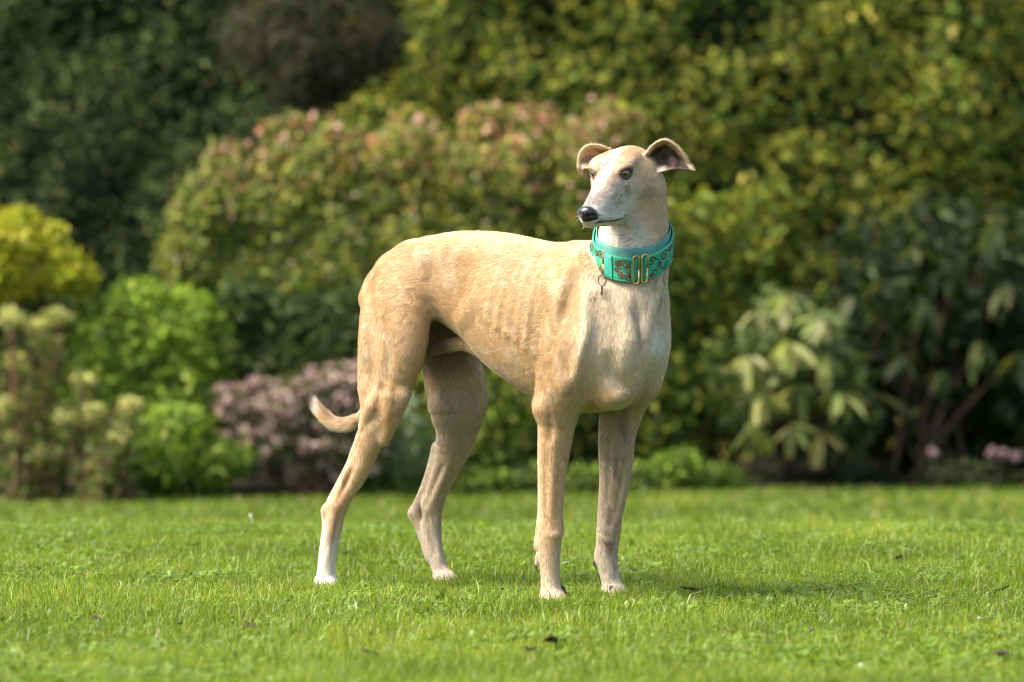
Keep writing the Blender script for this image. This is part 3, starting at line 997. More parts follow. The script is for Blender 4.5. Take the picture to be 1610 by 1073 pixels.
    def mesh(s):
        D = s.D
        ins = D < 0
        nx, ny, nz = s.n
        acc = np.zeros((nx - 1, ny - 1, nz - 1), np.uint8)
        for a in (0, 1):
            for b in (0, 1):
                for c in (0, 1):
                    acc += ins[a:nx - 1 + a, b:ny - 1 + b, c:nz - 1 + c]
        act = (acc > 0) & (acc < 8)
        idx = np.argwhere(act)
        ids = np.full(act.shape, -1, np.int32)
        ids[act] = np.arange(len(idx))
        corner = {}
        for a in (0, 1):
            for b in (0, 1):
                for c in (0, 1):
                    corner[a, b, c] = D[idx[:, 0] + a, idx[:, 1] + b, idx[:, 2] + c]
        sm = np.zeros((len(idx), 3)); cnt = np.zeros(len(idx))
        for k in range(3):
            for a in (0, 1):
                for b in (0, 1):
                    c0 = [a, b]; c0.insert(k, 0); c1 = [a, b]; c1.insert(k, 1)
                    v0, v1 = corner[tuple(c0)], corner[tuple(c1)]
                    cr = (v0 < 0) != (v1 < 0)
                    t = v0 / np.where(cr, v0 - v1, 1)
                    p = np.zeros((len(idx), 3)); p[:] = c0; p[:, k] = t
                    sm[cr] += p[cr]; cnt[cr] += 1
        V = s.lo + (idx + sm / cnt[:, None]) * s.h
        Q = []
        for k in range(3):
            o = [j for j in range(3) if j != k]
            s0 = [slice(None)] * 3; s1 = [slice(None)] * 3
            s0[k] = slice(0, -1); s1[k] = slice(1, None)
            cr = ins[tuple(s0)] != ins[tuple(s1)]
            e = np.argwhere(cr)
            e = e[np.all(e[:, o] > 0, 1) & np.all(e[:, o] < (s.n - 1)[o], 1)]
            def cell(da, db):
                q = e.copy(); q[:, o[0]] -= da; q[:, o[1]] -= db
                return ids[q[:, 0], q[:, 1], q[:, 2]]
            q = np.stack([cell(1, 1), cell(0, 1), cell(0, 0), cell(1, 0)], -1)
            fl = ins[e[:, 0], e[:, 1], e[:, 2]]
            if k == 1: fl = ~fl
            q[~fl] = q[~fl][:, ::-1]
            Q.append(q)
        Q = np.concatenate(Q)
        Q = Q[np.all(Q >= 0, 1)]
        return V, Q


def JR(rows):
    """rows (px, py, l, r) -> (u, l, z, r)"""
    return np.array([np.append(J(a[0], a[1], a[2]), a[3]) for a in rows])


# trunk stations along the middle plane: pixel x, top pixel y, bottom pixel y, half width
TR = [(598, 440, 490, 0.026), (610, 420, 505, 0.052), (640, 391, 508, 0.078), (690, 375, 506, 0.078), (735, 369, 532, 0.080), (780, 370, 580, 0.092),
      (820, 376, 609, 0.107), (860, 385, 634, 0.114), (900, 390, 648, 0.114), (940, 396, 648, 0.108), (970, 420, 638, 0.095), (992, 470, 620, 0.072), (1008, 525, 590, 0.035)]
tr_tab = []
for px, t, b, w in TR:
    a = J(px, t, 0); c = J(px, b, 0)
    tr_tab.append(((a[0] + c[0]) / 2, w, a[2], c[2]))
I3 = np.eye(3)

# head frame in dog coordinates
H_TH, H_P, H_ROLL = R(28.0), R(21.0), R(0.0)
fh = np.array([-math.sin(H_TH) * math.cos(H_P), -math.cos(H_TH) * math.cos(H_P), -math.sin(H_P)])
lh = np.array([math.cos(H_TH), -math.sin(H_TH), 0.0])
uh = np.cross(fh, lh)
rot = lambda v: np.array([v @ FW, v @ LF, v[2]])
HX, HY, HZ = rot(lh), rot(fh), rot(uh)                # left, forward, up of the head
HM = np.array([HX, HY, HZ])
H_O = J(961, 272, -0.092)
HS = 0.01


def hp(x, y, z): return H_O + (HX * x + HY * y + HZ * z) * HS


def hl(p): return ((np.asarray(p) - H_O) @ HM.T) / HS    # into head coordinates, cm


HEAD_D = float(to_world(H_O)[1] + CAM_D)


def E3(px, py, dz, base):
    """ear surface: pixel plus depth offset (cm) from a base distance"""
    return to_dog(at(px, py, base + dz * 0.01))


def ear_points(rows, base, n=46):
    G_ = np.array([[E3(a, b, c, base) for a, b, c in r] for r in rows])
    A = np.array([catmull(G_[i], n) for i in range(len(G_))])
    return np.array([catmull(A[:, j], n) for j in range(n)]).transpose(1, 0, 2)


EAR_L_D = float(to_world(hp(5.0, -6.5, 2.0))[1] + CAM_D)
EAR_R_D = float(to_world(hp(-4.6, -6.0, 2.6))[1] + CAM_D)
EAR_L = [[(1013, 244, 1.0), (1012, 252, 2.4), (1014, 259, 2.8), (1020, 267, 2.0), (1030, 273, 0.6)],
         [(1028, 227, 0.2), (1031, 237, 3.6), (1034, 248, 4.6), (1037, 259, 3.4), (1042, 269, 0.2)],
         [(1046, 220, -0.3), (1049, 231, 3.0), (1051, 244, 3.8), (1053, 256, 2.6), (1055, 266, -0.2)],
         [(1064, 230, -0.4), (1066, 240, 1.4), (1067, 250, 1.9), (1067, 258, 1.2), (1067, 266, -0.3)],
         [(1078, 248, 0.0), (1082, 255, 0.3), (1086, 261, 0.3), (1088, 265, 0.1), (1092, 268, 0.0)]]
EAR_R = [[(958, 234, 0.5), (960, 242, 2.2), (956, 250, 2.6), (950, 258, 2.0), (942, 264, 0.4)],
         [(940, 228, -0.3), (940, 237, 1.6), (938, 247, 2.1), (936, 256, 1.6), (934, 264, -0.2)],
         [(922, 230, -0.3), (924, 239, 1.1), (924, 248, 1.4), (924, 256, 1.0), (924, 265, -0.5)],
         [(912, 241, 0.1), (914, 248, 0.6), (915, 255, 0.7), (916, 261, 0.5), (918, 266, -0.3)],
         [(909, 258, 0.8), (909, 265, 0.8), (911, 271, 0.8), (915, 276, 0.6), (921, 278, 0.3)]]
EYES = {1: (3.07, 0.02, 0.0), -1: (-3.07, 0.02, 0.0)}
EYE_R = 1.32


def eye_axes(sd):
    nrm = np.array([sd * 0.56, 0.82, 0.10]); nrm /= np.linalg.norm(nrm)
    e1 = np.array([-sd * 0.80, 0.58, -0.22]); e1 -= nrm * (e1 @ nrm); e1 /= np.linalg.norm(e1)     # towards the inner corner
    e2 = np.cross(e1, nrm); e2 *= np.sign(e2[2])
    return nrm, e1, e2


def lid(sd, up):
    c = np.array(EYES[sd]); nrm, e1, e2 = eye_axes(sd)
    pts = []
    for s_ in np.linspace(-1, 1, 13):
        a = s_ * R(62); b = (R(41) if up else -R(33)) * (1 - s_ * s_)
        d = nrm * math.cos(a) * math.cos(b) + e1 * math.sin(a) + e2 * math.sin(b)
        d /= np.linalg.norm(d)
        pts.append(c + d * (EYE_R + 0.06))
    return np.array(pts)


MOUTH = [[(0.0, 13.0, -5.45), (1.2, 12.5, -5.55), (2.0, 11.0, -6.0), (2.4, 8.5, -7.0), (2.75, 6.2, -7.9), (3.05, 4.4, -8.3), (3.3, 3.0, -8.3)]]


def build_field(F, head):
    F.loft((0, 0, 0), I3, tr_tab, 0.0, 2.15, egg=0.10)
    # flank muscle, back and ribs
    F.chain(JR([(620, 405, 0, .014), (700, 380, 0, .012), (780, 379, 0, .012), (860, 394, 0, .012), (905, 404, 0, .013)]), 0.025)
    F.chain(JR([(650, 402, -.045, .02), (720, 398, -.05, .026), (790, 402, -.052, .024), (850, 408, -.05, .02)]), 0.03)
    F.chain(JR([(606, 476, 0, .026), (614, 450, 0, .028), (634, 424, 0, .030), (672, 408, 0, .030)]), 0.03)
    for sd in (-1, 1): F.chain(JR([(606 + sd * 20, 470, sd * .045, .028), (636 + sd * 20, 428, sd * .05, .028)]), 0.04)
    # neck and shoulder
    F.chain(JR([(915, 456, 0, .078), (950, 444, 0.0, .080), (975, 420, .0, .072), (990, 385, .0, .0655), (1000, 335, 0, .0575), (1005, 298, -.012, .054)]), 0.05)
    F.chain(JR([(1000, 345, .0, .050), (1003, 400, .0, .056), (1004, 470, .0, .055), (1000, 540, 0, .045)]), 0.04)
    for sd in (-1, 1):
        # breast muscles either side of the cleft
        if sd > 0: F.chain(JR([(1012, 480, .035, .048), (1018, 540, .04, .046), (1005, 600, .045, .045)]), 0.03)
        else: F.chain(JR([(985, 490, -.035, .05), (982, 545, -.045, .052), (965, 605, -.05, .05)]), 0.03)
    # right (near) shoulder and foreleg
    F.chain(JR([(903, 410, -.03, .030), (915, 444, -.072, .048), (927, 495, -.09, .056), (924, 545, -.096, .055)]), 0.03, flat=1.3)
    F.chain(JR([(924, 545, -.096, .054), (900, 595, -.098, .051), (878, 640, -.094, .042)]), 0.025)
    F.chain(JR([(878, 470, -.10, .03), (878, 540, -.108, .04), (868, 600, -.104, .040), (862, 640, -.096, .028)]), 0.025)     # triceps
    F.chain(JR([(868, 632, -.094, .024), (857, 652, -.092, .0165)]), 0.012)
    F.chain(JR([(878, 640, -.09, .040), (873, 690, -.09, .0305), (868, 745, -.09, .0255), (866, 800, -.09, .0215), (865, 838, -.09, .0235), (864, 868, -.09, .0215), (865, 905, -.09, .0185), (867, 940, -.09, .021)]), 0.012)
    F.chain(JR([(891, 662, -.085, .016), (884, 720, -.085, .011), (877, 790, -.086, .008), (877, 835, -.086, .010)]), 0.010)
    F.chain(JR([(856, 662, -.092, .012), (853, 720, -.092, .009), (852, 800, -.092, .008), (848, 858, -.092, .011)]), 0.009)
    F.chain(JR([(850, 874, -.090, .010), (846, 885, -.089, .0065)]), 0.008)
    # left (far) shoulder and foreleg
    F.chain(JR([(985, 430, .05, .045), (1004, 485, .082, .056), (1009, 545, .09, .054), (1000, 590, .094, .052)]), 0.03)
    F.chain(JR([(1000, 590, .094, .051), (978, 645, .094, .043), (969, 695, .093, .036), (966, 750, .093, .030), (960, 800, .093, .0255), (956, 845, .093, .0235), (954, 875, .093, .0215), (960, 910, .092, .019), (968, 940, .092, .0205)]), 0.014)
    F.chain(JR([(988, 670, .09, .014), (985, 740, .088, .011), (974, 800, .088, .009), (958, 850, .086, .009)]), 0.008)
    F.chain(JR([(943, 871, .090, .0100), (939, 882, .088, .0065)]), 0.008)
    # right (near) hind leg
    F.chain(JR([(646, 420, -.055, .044), (632, 470, -.08, .064), (624, 530, -.088, .074), (615, 580, -.094, .064), (605, 620, -.1, .050)]), 0.035, flat=1.6)
    F.chain(JR([(600, 455, -.045, .028), (594, 500, -.07, .036), (590, 560, -.086, .034), (584, 610, -.094, .026)]), 0.025)
    F.chain(JR([(604, 620, -.1, .051), (594, 655, -.104, .038), (579, 700, -.108, .0275), (563, 742, -.112, .0225), (547, 770, -.114, .0190), (532, 795, -.116, .0180)]), 0.012, flat=1.15)
    F.chain(JR([(632, 622, -.104, .016), (619, 652, -.106, .017), (604, 690, -.108, .013)]), 0.012)
    F.chain(JR([(572, 690, -.108, .012), (549, 735, -.112, .009), (526, 778, -.115, .0085), (517, 802, -.116, .0115)]), 0.014)
    F.chain(JR([(532, 795, -.116, .0185), (526, 818, -.117, .0185), (520, 848, -.118, .0180), (515, 882, -.119, .0180), (512, 908, -.12, .019), (511, 938, -.12, .021)]), 0.010)
    F.chain(JR([(514, 802, -.116, .0115), (513, 835, -.117, .0085), (508, 880, -.119, .0085)]), 0.008)
    # left (far) hind leg
    F.chain(JR([(660, 440, .055, .05), (690, 500, .08, .072), (708, 560, .092, .0705), (713, 605, .1, .068), (718, 640, .104, .058)]), 0.03, flat=1.5)
    F.chain(JR([(718, 640, .104, .058), (719, 668, .106, .046), (714, 700, .108, .0375), (703, 732, .11, .0290), (689, 768, .112, .0230), (679, 795, .113, .0205)]), 0.012)
    F.chain(JR([(748, 590, .105, .016), (752, 635, .108, .018), (744, 668, .108, .014)]), 0.014)
    F.chain(JR([(690, 705, .108, .014), (675, 750, .11, .0105), (661, 784, .112, .0095), (653, 806, .113, .0115)]), 0.018)
    F.chain(JR([(680, 792, .113, .0195), (679, 825, .114, .0200), (682, 860, .115, .0180), (690, 890, .116, .0165), (700, 914, .117, .018), (706, 930, .117, .0195)]), 0.010)
    F.chain(JR([(653, 808, .113, .0115), (664, 840, .114, .010), (676, 875, .115, .009)]), 0.016)
    # paws
    for px, py, l, yaw in ((868, 948, -.09, 0), (964, 944, .092, 0), (512, 936, -.12, 0), (698, 928, .117, 0)):
        c = J(px, py, l)
        F.ell((c[0] + .004, c[1], .020), I3, (.028, .025, .022), 0.012)
        for j, (dy, fx) in enumerate(((-.019, .016), (-.0065, .026), (.0065, .026), (.019, .016))):
            F.cone((c[0], c[1] + dy * .7, .024), (c[0] + fx, c[1] + dy * 1.1, .012), .012, .0110, 0.004)
    # belly line and sheath
    F.chain(JR([(640, 560, 0, .012), (668, 553, 0, .0125), (700, 545, 0, .0135), (730, 541, 0, .0135), (756, 552, 0, .013)]), 0.008)
    # tail
    F.chain(JR([(600, 445, 0, .024), (586, 480, .0, .020), (590, 540, 0, .016), (590, 600, 0, .014), (577, 645, -.005, .0125), (556, 664, -.01, .0118), (530, 667, -.01, .0112), (510, 654, -.012, .0100), (498, 640, -.012, .0080), (489, 624, -.012, .0035)]), 0.012, sub=4)
    # hollows: cleft of the breast, behind the shoulder, flank
    F.chain(JR([(1004, 500, 0, .004), (1006, 540, 0, .006), (1000, 575, 0, .005)]), 0.02, 'cut')
    F.chain(JR([(694, 470, -.128, .020), (690, 500, -.127, .020)]), 0.06, 'cut')
    F.chain(JR([(855, 500, -.150, .020), (850, 560, -.150, .022), (842, 610, -.138, .018)]), 0.03, 'cut')
    F.chain(JR([(600, 505, -.152, .010), (597, 560, -.150, .012), (590, 610, -.140, .008)]), 0.03, 'cut')
    F.chain(JR([(545, 752, -.134, .004), (532, 780, -.136, .005)]), 0.008, 'cut')
    R_ = lambda pts, r, amt, k: relief(F, pts, r, amt * 1.45, k)
    G_ = lambda pts, r, amt, k: relief(F, pts, r, amt * 1.15, k * 1.2, 'cut')
    # shoulder blade, its spine, the point of the shoulder and the muscles of the arm
    R_([(908, 402), (893, 435), (880, 475), (870, 515), (863, 560)], .016, .0055, .014)
    R_([(921, 470), (922, 510), (915, 548), (906, 590)], .014, .005, .012)
    R_([(893, 640), (884, 610), (880, 580)], .010, .003, .01)
    G_([(903, 440), (899, 480), (897, 530), (889, 580)], .016, .004, .022)
    G_([(852, 470), (846, 520), (843, 570), (845, 615)], .016, .006, .02)
    G_([(938, 480), (940, 520), (932, 570), (920, 610)], .016, .004, .02)
    # breast: cleft, breastbone point, straps of the neck
    G_([(1000, 470), (1003, 500), (1005, 530), (1004, 556), (1000, 580)], .009, .008, .010)
    R_([(985, 520), (986, 545), (980, 572)], .020, .006, .016)
    R_([(1022, 520), (1024, 548), (1018, 575)], .018, .006, .016)
    R_([(1003, 562), (1001, 572)], .010, .006, .008)
    R_([(965, 450), (980, 490), (995, 530)], .010, .004, .010)
    R_([(1035, 455), (1024, 490), (1012, 530)], .010, .005, .010)
    G_([(955, 560), (965, 590), (985, 612)], .010, .005, .012)
    R_([(935, 640), (960, 628), (985, 620)], .010, .004, .010)
    # ribs showing faintly through the coat
    for i in range(6):
        x = 775 + i * 15
        R_([(x + 18, 405 + 4 * i), (x + 7, 435 + 3 * i), (x - 2, 470 + 6 * i), (x - 8, 500 + 11 * i)], .009, .0013, .014)
    # loin and flank
    R_([(745, 470), (735, 490), (722, 505)], .018, .004, .02)
    R_([(655, 395), (662, 410), (668, 425)], .014, .004, .016)
    # thigh: edges of the muscles
    R_([(575, 480), (571, 520), (571, 560)], .012, .003, .012)
    G_([(588, 480), (586, 530), (584, 590), (580, 625)], .010, .005, .014)
    R_([(606, 535), (603, 570), (600, 600)], .012, .004, .012)
    G_([(600, 610), (594, 640), (588, 660)], .008, .004, .010)
    R_([(589, 620), (578, 645), (568, 668)], .008, .004, .008)
    R_([(613, 625), (611, 645), (606, 662)], .009, .0045, .008)
    R_([(560, 715), (545, 745), (530, 775)], .006, .003, .006)
    G_([(552, 742), (541, 765), (530, 788)], .005, .0035, .006)
    R_([(527, 805), (521, 840), (514, 880)], .004, .002, .004)
    # far hind leg
    R_([(757, 600), (755, 640), (750, 660)], .008, .003, .008)
    R_([(715, 710), (700, 745), (688, 780)], .007, .003, .006)
    G_([(694, 735), (680, 765), (668, 795)], .006, .0045, .007)
    R_([(686, 800), (688, 840), (692, 880)], .004, .002, .004)
    G_([(672, 815), (676, 840), (684, 870)], .004, .003, .005)
    # tendons of the forelegs
    G_([(858, 690), (856, 740), (856, 790), (856, 835)], .004, .0028, .005)
    R_([(872, 690), (869, 750), (866, 810)], .006, .002, .006)
    G_([(862, 655), (866, 672), (864, 690)], .006, .004, .008)
    R_([(858, 838), (870, 842), (878, 840)], .007, .003, .006)
    G_([(958, 690), (957, 740), (954, 790)], .005, .003, .006)
    R_([(978, 690), (975, 740), (966, 800)], .005, .0025, .005)
    R_([(945, 845), (956, 850), (966, 848)], .006, .003, .006)
    if not head: return
    # skull
    k = 0.014
    F.ell(hp(0, -5.2, -1.7), HM, np.array([5.3, 6.8, 4.2]) * HS, 0.025)
    F.ell(hp(0, -8.6, -3.0), HM, np.array([4.6, 4.0, 4.4]) * HS, 0.03)
    for sd in (-1, 1):
        F.ell(hp(sd * 4.0, -3.8, -3.2), HM, np.array([1.7, 3.8, 3.2]) * HS, 0.022)
        F.ell(hp(sd * 3.0, -0.9, 1.55), HM, np.array([1.4, 1.5, 0.8]) * HS, 0.014)
        F.ell(hp(sd * 2.2, -3.0, 1.5), HM, np.array([2.2, 3.0, 1.1]) * HS, 0.02)
    F.loft(H_O, np.array([HY, HX, HZ]), np.array([(-4.5, 5.0, 1.6, -8.6), (-2, 4.7, 1.8, -9.4), (0.5, 4.1, 1.4, -9.8), (3, 3.4, 0.55, -9.6), (6, 2.85, -0.75, -8.9), (9, 2.5, -1.95, -7.75), (11.3, 2.25, -2.75, -6.75), (12.9, 1.65, -3.35, -6.2)]) * HS,
           0.014, 2.5, egg=-0.06)
    F.ell(hp(0, 12.8, -3.65), HM, np.array([1.95, 1.35, 1.35]) * HS, 0.006)
    F.ell(hp(0, 11.3, -6.25), HM, np.array([1.7, 1.7, 0.8]) * HS, 0.006)
    # mouth line
    m = np.array(MOUTH[0])
    for sd in (-1, 1):
        q = np.array([np.append(hp(a[0] * sd, a[1], a[2]), 0.0020) for a in m])
        F.chain(q, 0.003, 'cut')
        q2 = np.array([np.append(hp(a[0] * sd * 0.9, a[1], a[2] + 0.75), 0.0058) for a in m[2:6]])
        F.chain(q2, 0.008)
    # forehead furrow
    F.chain(np.array([np.append(hp(0, 2.5, 1.35), .003), np.append(hp(0, 0, 2.2), .004), np.append(hp(0, -3.5, 2.9), .003)]), 0.014, 'cut')
    # eye sockets and lids
    for sd in (-1, 1):
        c = np.array(EYES[sd]); nrm, e1, e2 = eye_axes(sd)
        F.ell(hp(*(c + nrm * 1.25)), HM, np.array([1.0, 1.0, 0.8]) * HS, 0.010, 'cut')
        F.cone(hp(*c), hp(*(c + nrm * 2)), 0.0125, 0.0105, 0.001, 'cut')
        for up in (True, False):
            L_ = lid(sd, up)
            F.chain(np.array([np.append(hp(*p), 0.0024 if up else 0.0020) for p in L_]), 0.006, sub=1)
        # brow fold
        F.chain(np.array([np.append(hp(*(c + d_)), 0.003) for d_ in (nrm * .9 + e2 * 1.35 + e1 * 1.0, nrm * 1.0 + e2 * 1.45, nrm * .7 + e2 * 1.05 - e1 * 1.3)]), 0.008)
    # nostrils
    for sd in (-1, 1):
        F.chain(np.array([np.append(hp(sd * .75, 14.3, -3.75), .0034), np.append(hp(sd * 1.4, 13.5, -3.9), .0026), np.append(hp(sd * 2.0, 12.8, -4.2), .0012)]), 0.003, 'cut')
    F.chain(np.array([np.append(hp(0, 14.2, -3.4), .0007), np.append(hp(0, 13.8, -4.9), .0009)]), 0.002, 'cut')
    # ears
    for rows, base in ((EAR_L, EAR_L_D), (EAR_R, EAR_R_D)):
        P = ear_points(rows, base)
        F.E = np.full(F.n, 0.2, np.float32)
        F.sheet(P.reshape(-1, 3), 0.0020)
        kk = 0.008
        hh = np.maximum(kk - np.abs(F.D - F.E), 0) / kk
        F.D = np.minimum(F.D, F.E) - hh * hh * kk * 0.25
        F.E = None


def on_surf(F, px, py):
    """where the line of sight through a photo pixel first meets the body, with the outward normal there"""
    d = to_dog(CAM + ray(px, py)) - to_dog(CAM)
    o = to_dog(CAM)
    t = np.arange(7.45, 8.6, 0.0015)
    P = o + d * t[:, None]
    ins = np.all((P > F.lo + F.h) & (P < F.lo + F.h * (F.n - 2)), 1)
    P = P[ins]
    if len(P) == 0: return None
    v = F.sample(P)
    k = np.argmax(v < 0)
    if v[k] >= 0: return None
    return P[k], F.grad(P[k:k + 1], 0.006)[0]


RELIEF = []


def relief(F, pts, r, amt, k, op='add', taper=True):
    """a ridge standing amt proud of the skin, or a groove amt deep, along pixels of the photograph"""
    if F.lo[2] > 0.3:
        F.chain(RELIEF[F.ri], k, op, sub=3); F.ri += 1
        return
    S = [on_surf(F, *p) for p in pts]
    S = [q for q in S if q is not None]
    assert len(S) > 1
    n = len(S)
    rows = []
    for i, (p, nn) in enumerate(S):
        a = amt * (math.sin(math.pi * (i + 0.3) / (n - 0.4)) ** 1.3 - 0.12) if taper else amt
        c = p - nn * (r - a) if op == 'add' else p + nn * (r - a)
        rows.append(np.append(c, r))
    RELIEF.append(np.array(rows))
    F.chain(np.array(rows), k, op, sub=3)


Z_CUT = float(J(993, 398, 0)[2])
FB = Field((-0.50, -0.19, -0.01), (0.47, 0.20, 0.80), 0.0026)
build_field(FB, False)
hc = hp(0, -2, -1)
FH = Field((hc[0] - 0.165, hc[1] - 0.155, Z_CUT - 0.085), (hc[0] + 0.165, hc[1] + 0.215, hc[2] + 0.13), 0.0016)
build_field(FH, True)


def clip_mesh(V, Q, keep_above):
    w = (V - J(995, 398, 0.0)); wx = w[:, 0] * FW[0] + w[:, 1] * LF[0]; wy = w[:, 0] * FW[1] + w[:, 1] * LF[1]
    side = w[:, 2] - 0.05 * wx - 0.70 * wy - 3.0 * np.maximum(0, -w[:, 0] - 0.074) - 4.0 * np.maximum(0, np.hypot(wx, wy) - 0.080) * (w[:, 2] < 0.05)
    m = (side > -0.003) if keep_above else (side < 0.003)
    Q = Q[np.all(m[Q], 1)]
    used = np.unique(Q); mp = np.full(len(V), -1); mp[used] = np.arange(len(used))
    return V[used], mp[Q]


def relax(V, Q, it=2, lam=0.5):
    for _ in range(it):
        s_ = np.zeros_like(V); c_ = np.zeros(len(V))
        for a, b in ((0, 1), (1, 2), (2, 3), (3, 0)):
            np.add.at(s_, Q[:, a], V[Q[:, b]]); np.add.at(c_, Q[:, a], 1)
            np.add.at(s_, Q[:, b], V[Q[:, a]]); np.add.at(c_, Q[:, b], 1)
        V = V + lam * (s_ / np.maximum(c_, 1)[:, None] - V)
    return V


Vb, Qb = clip_mesh(*FB.mesh(), False)
Vh, Qh = clip_mesh(*FH.mesh(), True)
Vb = relax(Vb, Qb, 3); Vh = relax(Vh, Qh, 1)
VD = np.concatenate([Vb, Vh]); QD = np.concatenate([Qb, Qh + len(Vb)])
is_head = np.arange(len(VD)) >= len(Vb)


def seg_dist(P, pts):
    pts = np.asarray(pts); best = np.full(len(P), 9.0)
    for a, b in zip(pts[:-1], pts[1:]):
        ab = b - a; t = np.clip((P - a) @ ab / (ab @ ab + 1e-12), 0, 1)
        best = np.minimum(best, np.linalg.norm(P - a - t[:, None] * ab, axis=1))
    return best


TAN = np.array([0.55, 0.365, 0.185])
TAN2 = np.array([0.47, 0.295, 0.13])
CREAM = np.array([0.68, 0.56, 0.40])
WHITE = np.array([0.74, 0.70, 0.63])
GREY = np.array([0.20, 0.155, 0.125])
BLACK = np.array([0.012, 0.011, 0.011])
EARP_L = ear_points(EAR_L, EAR_L_D, 24).reshape(-1, 3)
EARP_R = ear_points(EAR_R, EAR_R_D, 24).reshape(-1, 3)


def mixc(c, d, t):
    t = np.clip(t, 0, 1)[:, None]
    return c * (1 - t) + np.asarray(d) * t


def paint(V, N, head):
    """coat markings, with some shade and rim light painted in: returns colour, gloss, and how much short hair grows there"""
    n = len(V)
    px, py = project(to_world(V))
    lat = V[:, 1]
    n1 = vnoise(V, 16, 1); n2 = vnoise(V, 45, 2); n3 = vnoise(V * np.array([1, 1, .35]), 320, 3); n4 = vnoise(V * np.array([.5, 1, 1]), 130, 4)
    c = np.tile(TAN, (n, 1))
    c = mixc(c, TAN2, sstep(0.45, 0.75, n1) * 0.6)
    c = mixc(c, CREAM, sstep(0.55, 0.85, n2) * 0.35)
    gl = np.zeros(n); fur = np.ones(n)
    body = 1 - sstep(0.185, 0.150, np.linalg.norm(V - H_O, axis=1))
    # pale belly, breast, inside of the legs and leg fronts
    c = mixc(c, CREAM, body * sstep(-0.3, -0.9, N[:, 2]) * 0.7)
    front = sstep(0.27, 0.34, V[:, 0]) * sstep(0.42, 0.48, V[:, 2])
    c = mixc(c, CREAM, body * front * 0.75)
    bl = sstep(0.06, 0.025, np.abs(lat - 0.004)) * sstep(0.29, 0.33, V[:, 0]) * sstep(0.49, 0.53, V[:, 2]) * sstep(0.585, 0.55, V[:, 2])
    c = mixc(c, WHITE, body * bl * 0.65)
    # darker hair under the throat
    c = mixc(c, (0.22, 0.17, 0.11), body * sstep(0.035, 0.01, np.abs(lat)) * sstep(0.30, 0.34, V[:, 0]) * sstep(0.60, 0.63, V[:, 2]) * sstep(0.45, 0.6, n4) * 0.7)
    # inner sides of the legs, and far legs: grey fur with shade painted in
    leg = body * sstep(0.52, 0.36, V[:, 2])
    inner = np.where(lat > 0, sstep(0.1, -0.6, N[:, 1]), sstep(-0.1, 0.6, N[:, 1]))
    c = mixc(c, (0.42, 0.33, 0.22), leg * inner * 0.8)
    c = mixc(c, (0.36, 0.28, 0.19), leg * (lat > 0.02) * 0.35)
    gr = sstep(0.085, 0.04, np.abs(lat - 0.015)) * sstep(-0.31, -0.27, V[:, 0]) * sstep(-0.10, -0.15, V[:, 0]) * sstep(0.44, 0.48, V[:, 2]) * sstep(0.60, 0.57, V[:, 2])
    c = mixc(c, (0.17, 0.105, 0.07), body * gr * 0.75)  # groin hollow: dark bare skin, darkened further with painted shade
    hind = V[:, 0] < -0.1
    low = sstep(0.20, 0.03, V[:, 2] + (n2 - 0.5) * 0.05)
    c = mixc(c, WHITE, leg * low * np.where(hind & (lat < 0), 0.95, 0.25))
    c = mixc(c, WHITE, leg * hind * (lat < 0) * sstep(-0.2, -0.8, N[:, 0]) * sstep(0.3, 0.2, V[:, 2]) * 0.5)
    c = mixc(c, WHITE, leg * sstep(0.3, 0.9, -N[:, 0]) * sstep(0.42, 0.36, V[:, 2]) * 0.55)  # pale rear edges: sunlit rim painted into the leg colour
    # brown flecks running down the far foreleg
    ln_ = np.interp(py, [640, 760, 860, 920], [982, 968, 957, 962])
    fl = leg * (~hind) * (lat > 0.03) * sstep(0.46, 0.66, vnoise(V * np.array([1, 1, .25]), 170, 8)) * sstep(0.03, 0.08, V[:, 2]) * sstep(14, 3, np.abs(px - ln_))
    c = mixc(c, (0.13, 0.085, 0.05), fl * 0.5)
    c = mixc(c, (0.30, 0.24, 0.17), leg * (~hind) * (lat > 0.03) * sstep(26, 8, np.abs(px - ln_ + 6)) * sstep(0.4, 0.7, n2) * 0.35)
    c = mixc(c, (0.33, 0.22, 0.12), leg * (~hind) * (lat < 0) * sstep(0.006, 0.0, np.abs(px - 858) * 0.0013) * sstep(0.14, 0.2, V[:, 2]) * sstep(0.36, 0.3, V[:, 2]) * 0.6)
    c = mixc(c, (0.30, 0.16, 0.07), leg * hind * (lat < 0) * sstep(0.017, 0.004, seg_dist(V, JR([(548, 742, -.13, 0), (532, 790, -.135, 0), (518, 850, -.137, 0)])[:, :3])) * 0.6)
    # tail: dark streak above, white tip
    tl = (~head) & (px < 560) & (py < 690) & (py > 600) & (lat > -0.05)
    c = mixc(c, (0.22, 0.13, 0.07), tl * sstep(0.1, 0.7, N[:, 2]) * 0.6)
    c = mixc(c, WHITE, tl * sstep(506, 494, px))
    # dusky patch low behind the elbow
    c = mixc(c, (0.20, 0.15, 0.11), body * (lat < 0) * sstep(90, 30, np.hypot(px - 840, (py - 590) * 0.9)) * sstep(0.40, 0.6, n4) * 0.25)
    # head
    h = hl(V)
    hx, hy, hz = h[:, 0], h[:, 1], h[:, 2]
    H = sstep(0.185, 0.150, np.linalg.norm(V - H_O, axis=1))
    c = mixc(c, CREAM, H * 0.25)
    c = mixc(c, (0.47, 0.30, 0.15), H * sstep(2.6, 0.8, np.hypot(np.abs(hx) - 2.6, (hy + 3.2) * .7)) * sstep(0.0, 1.2, hz) * 0.6)
    c = mixc(c, WHITE, H * sstep(1.5, 0.5, np.abs(hx + 0.25 + (n2 - .5))) * sstep(0.2, 1.6, hz + hy * 0.3) * sstep(7, 2, hy) * sstep(-9, -5, hy) * 0.85)
    mz = sstep(-2.5, 2.0, hy) * sstep(1.5, -0.5, hz + hy * 0.2)
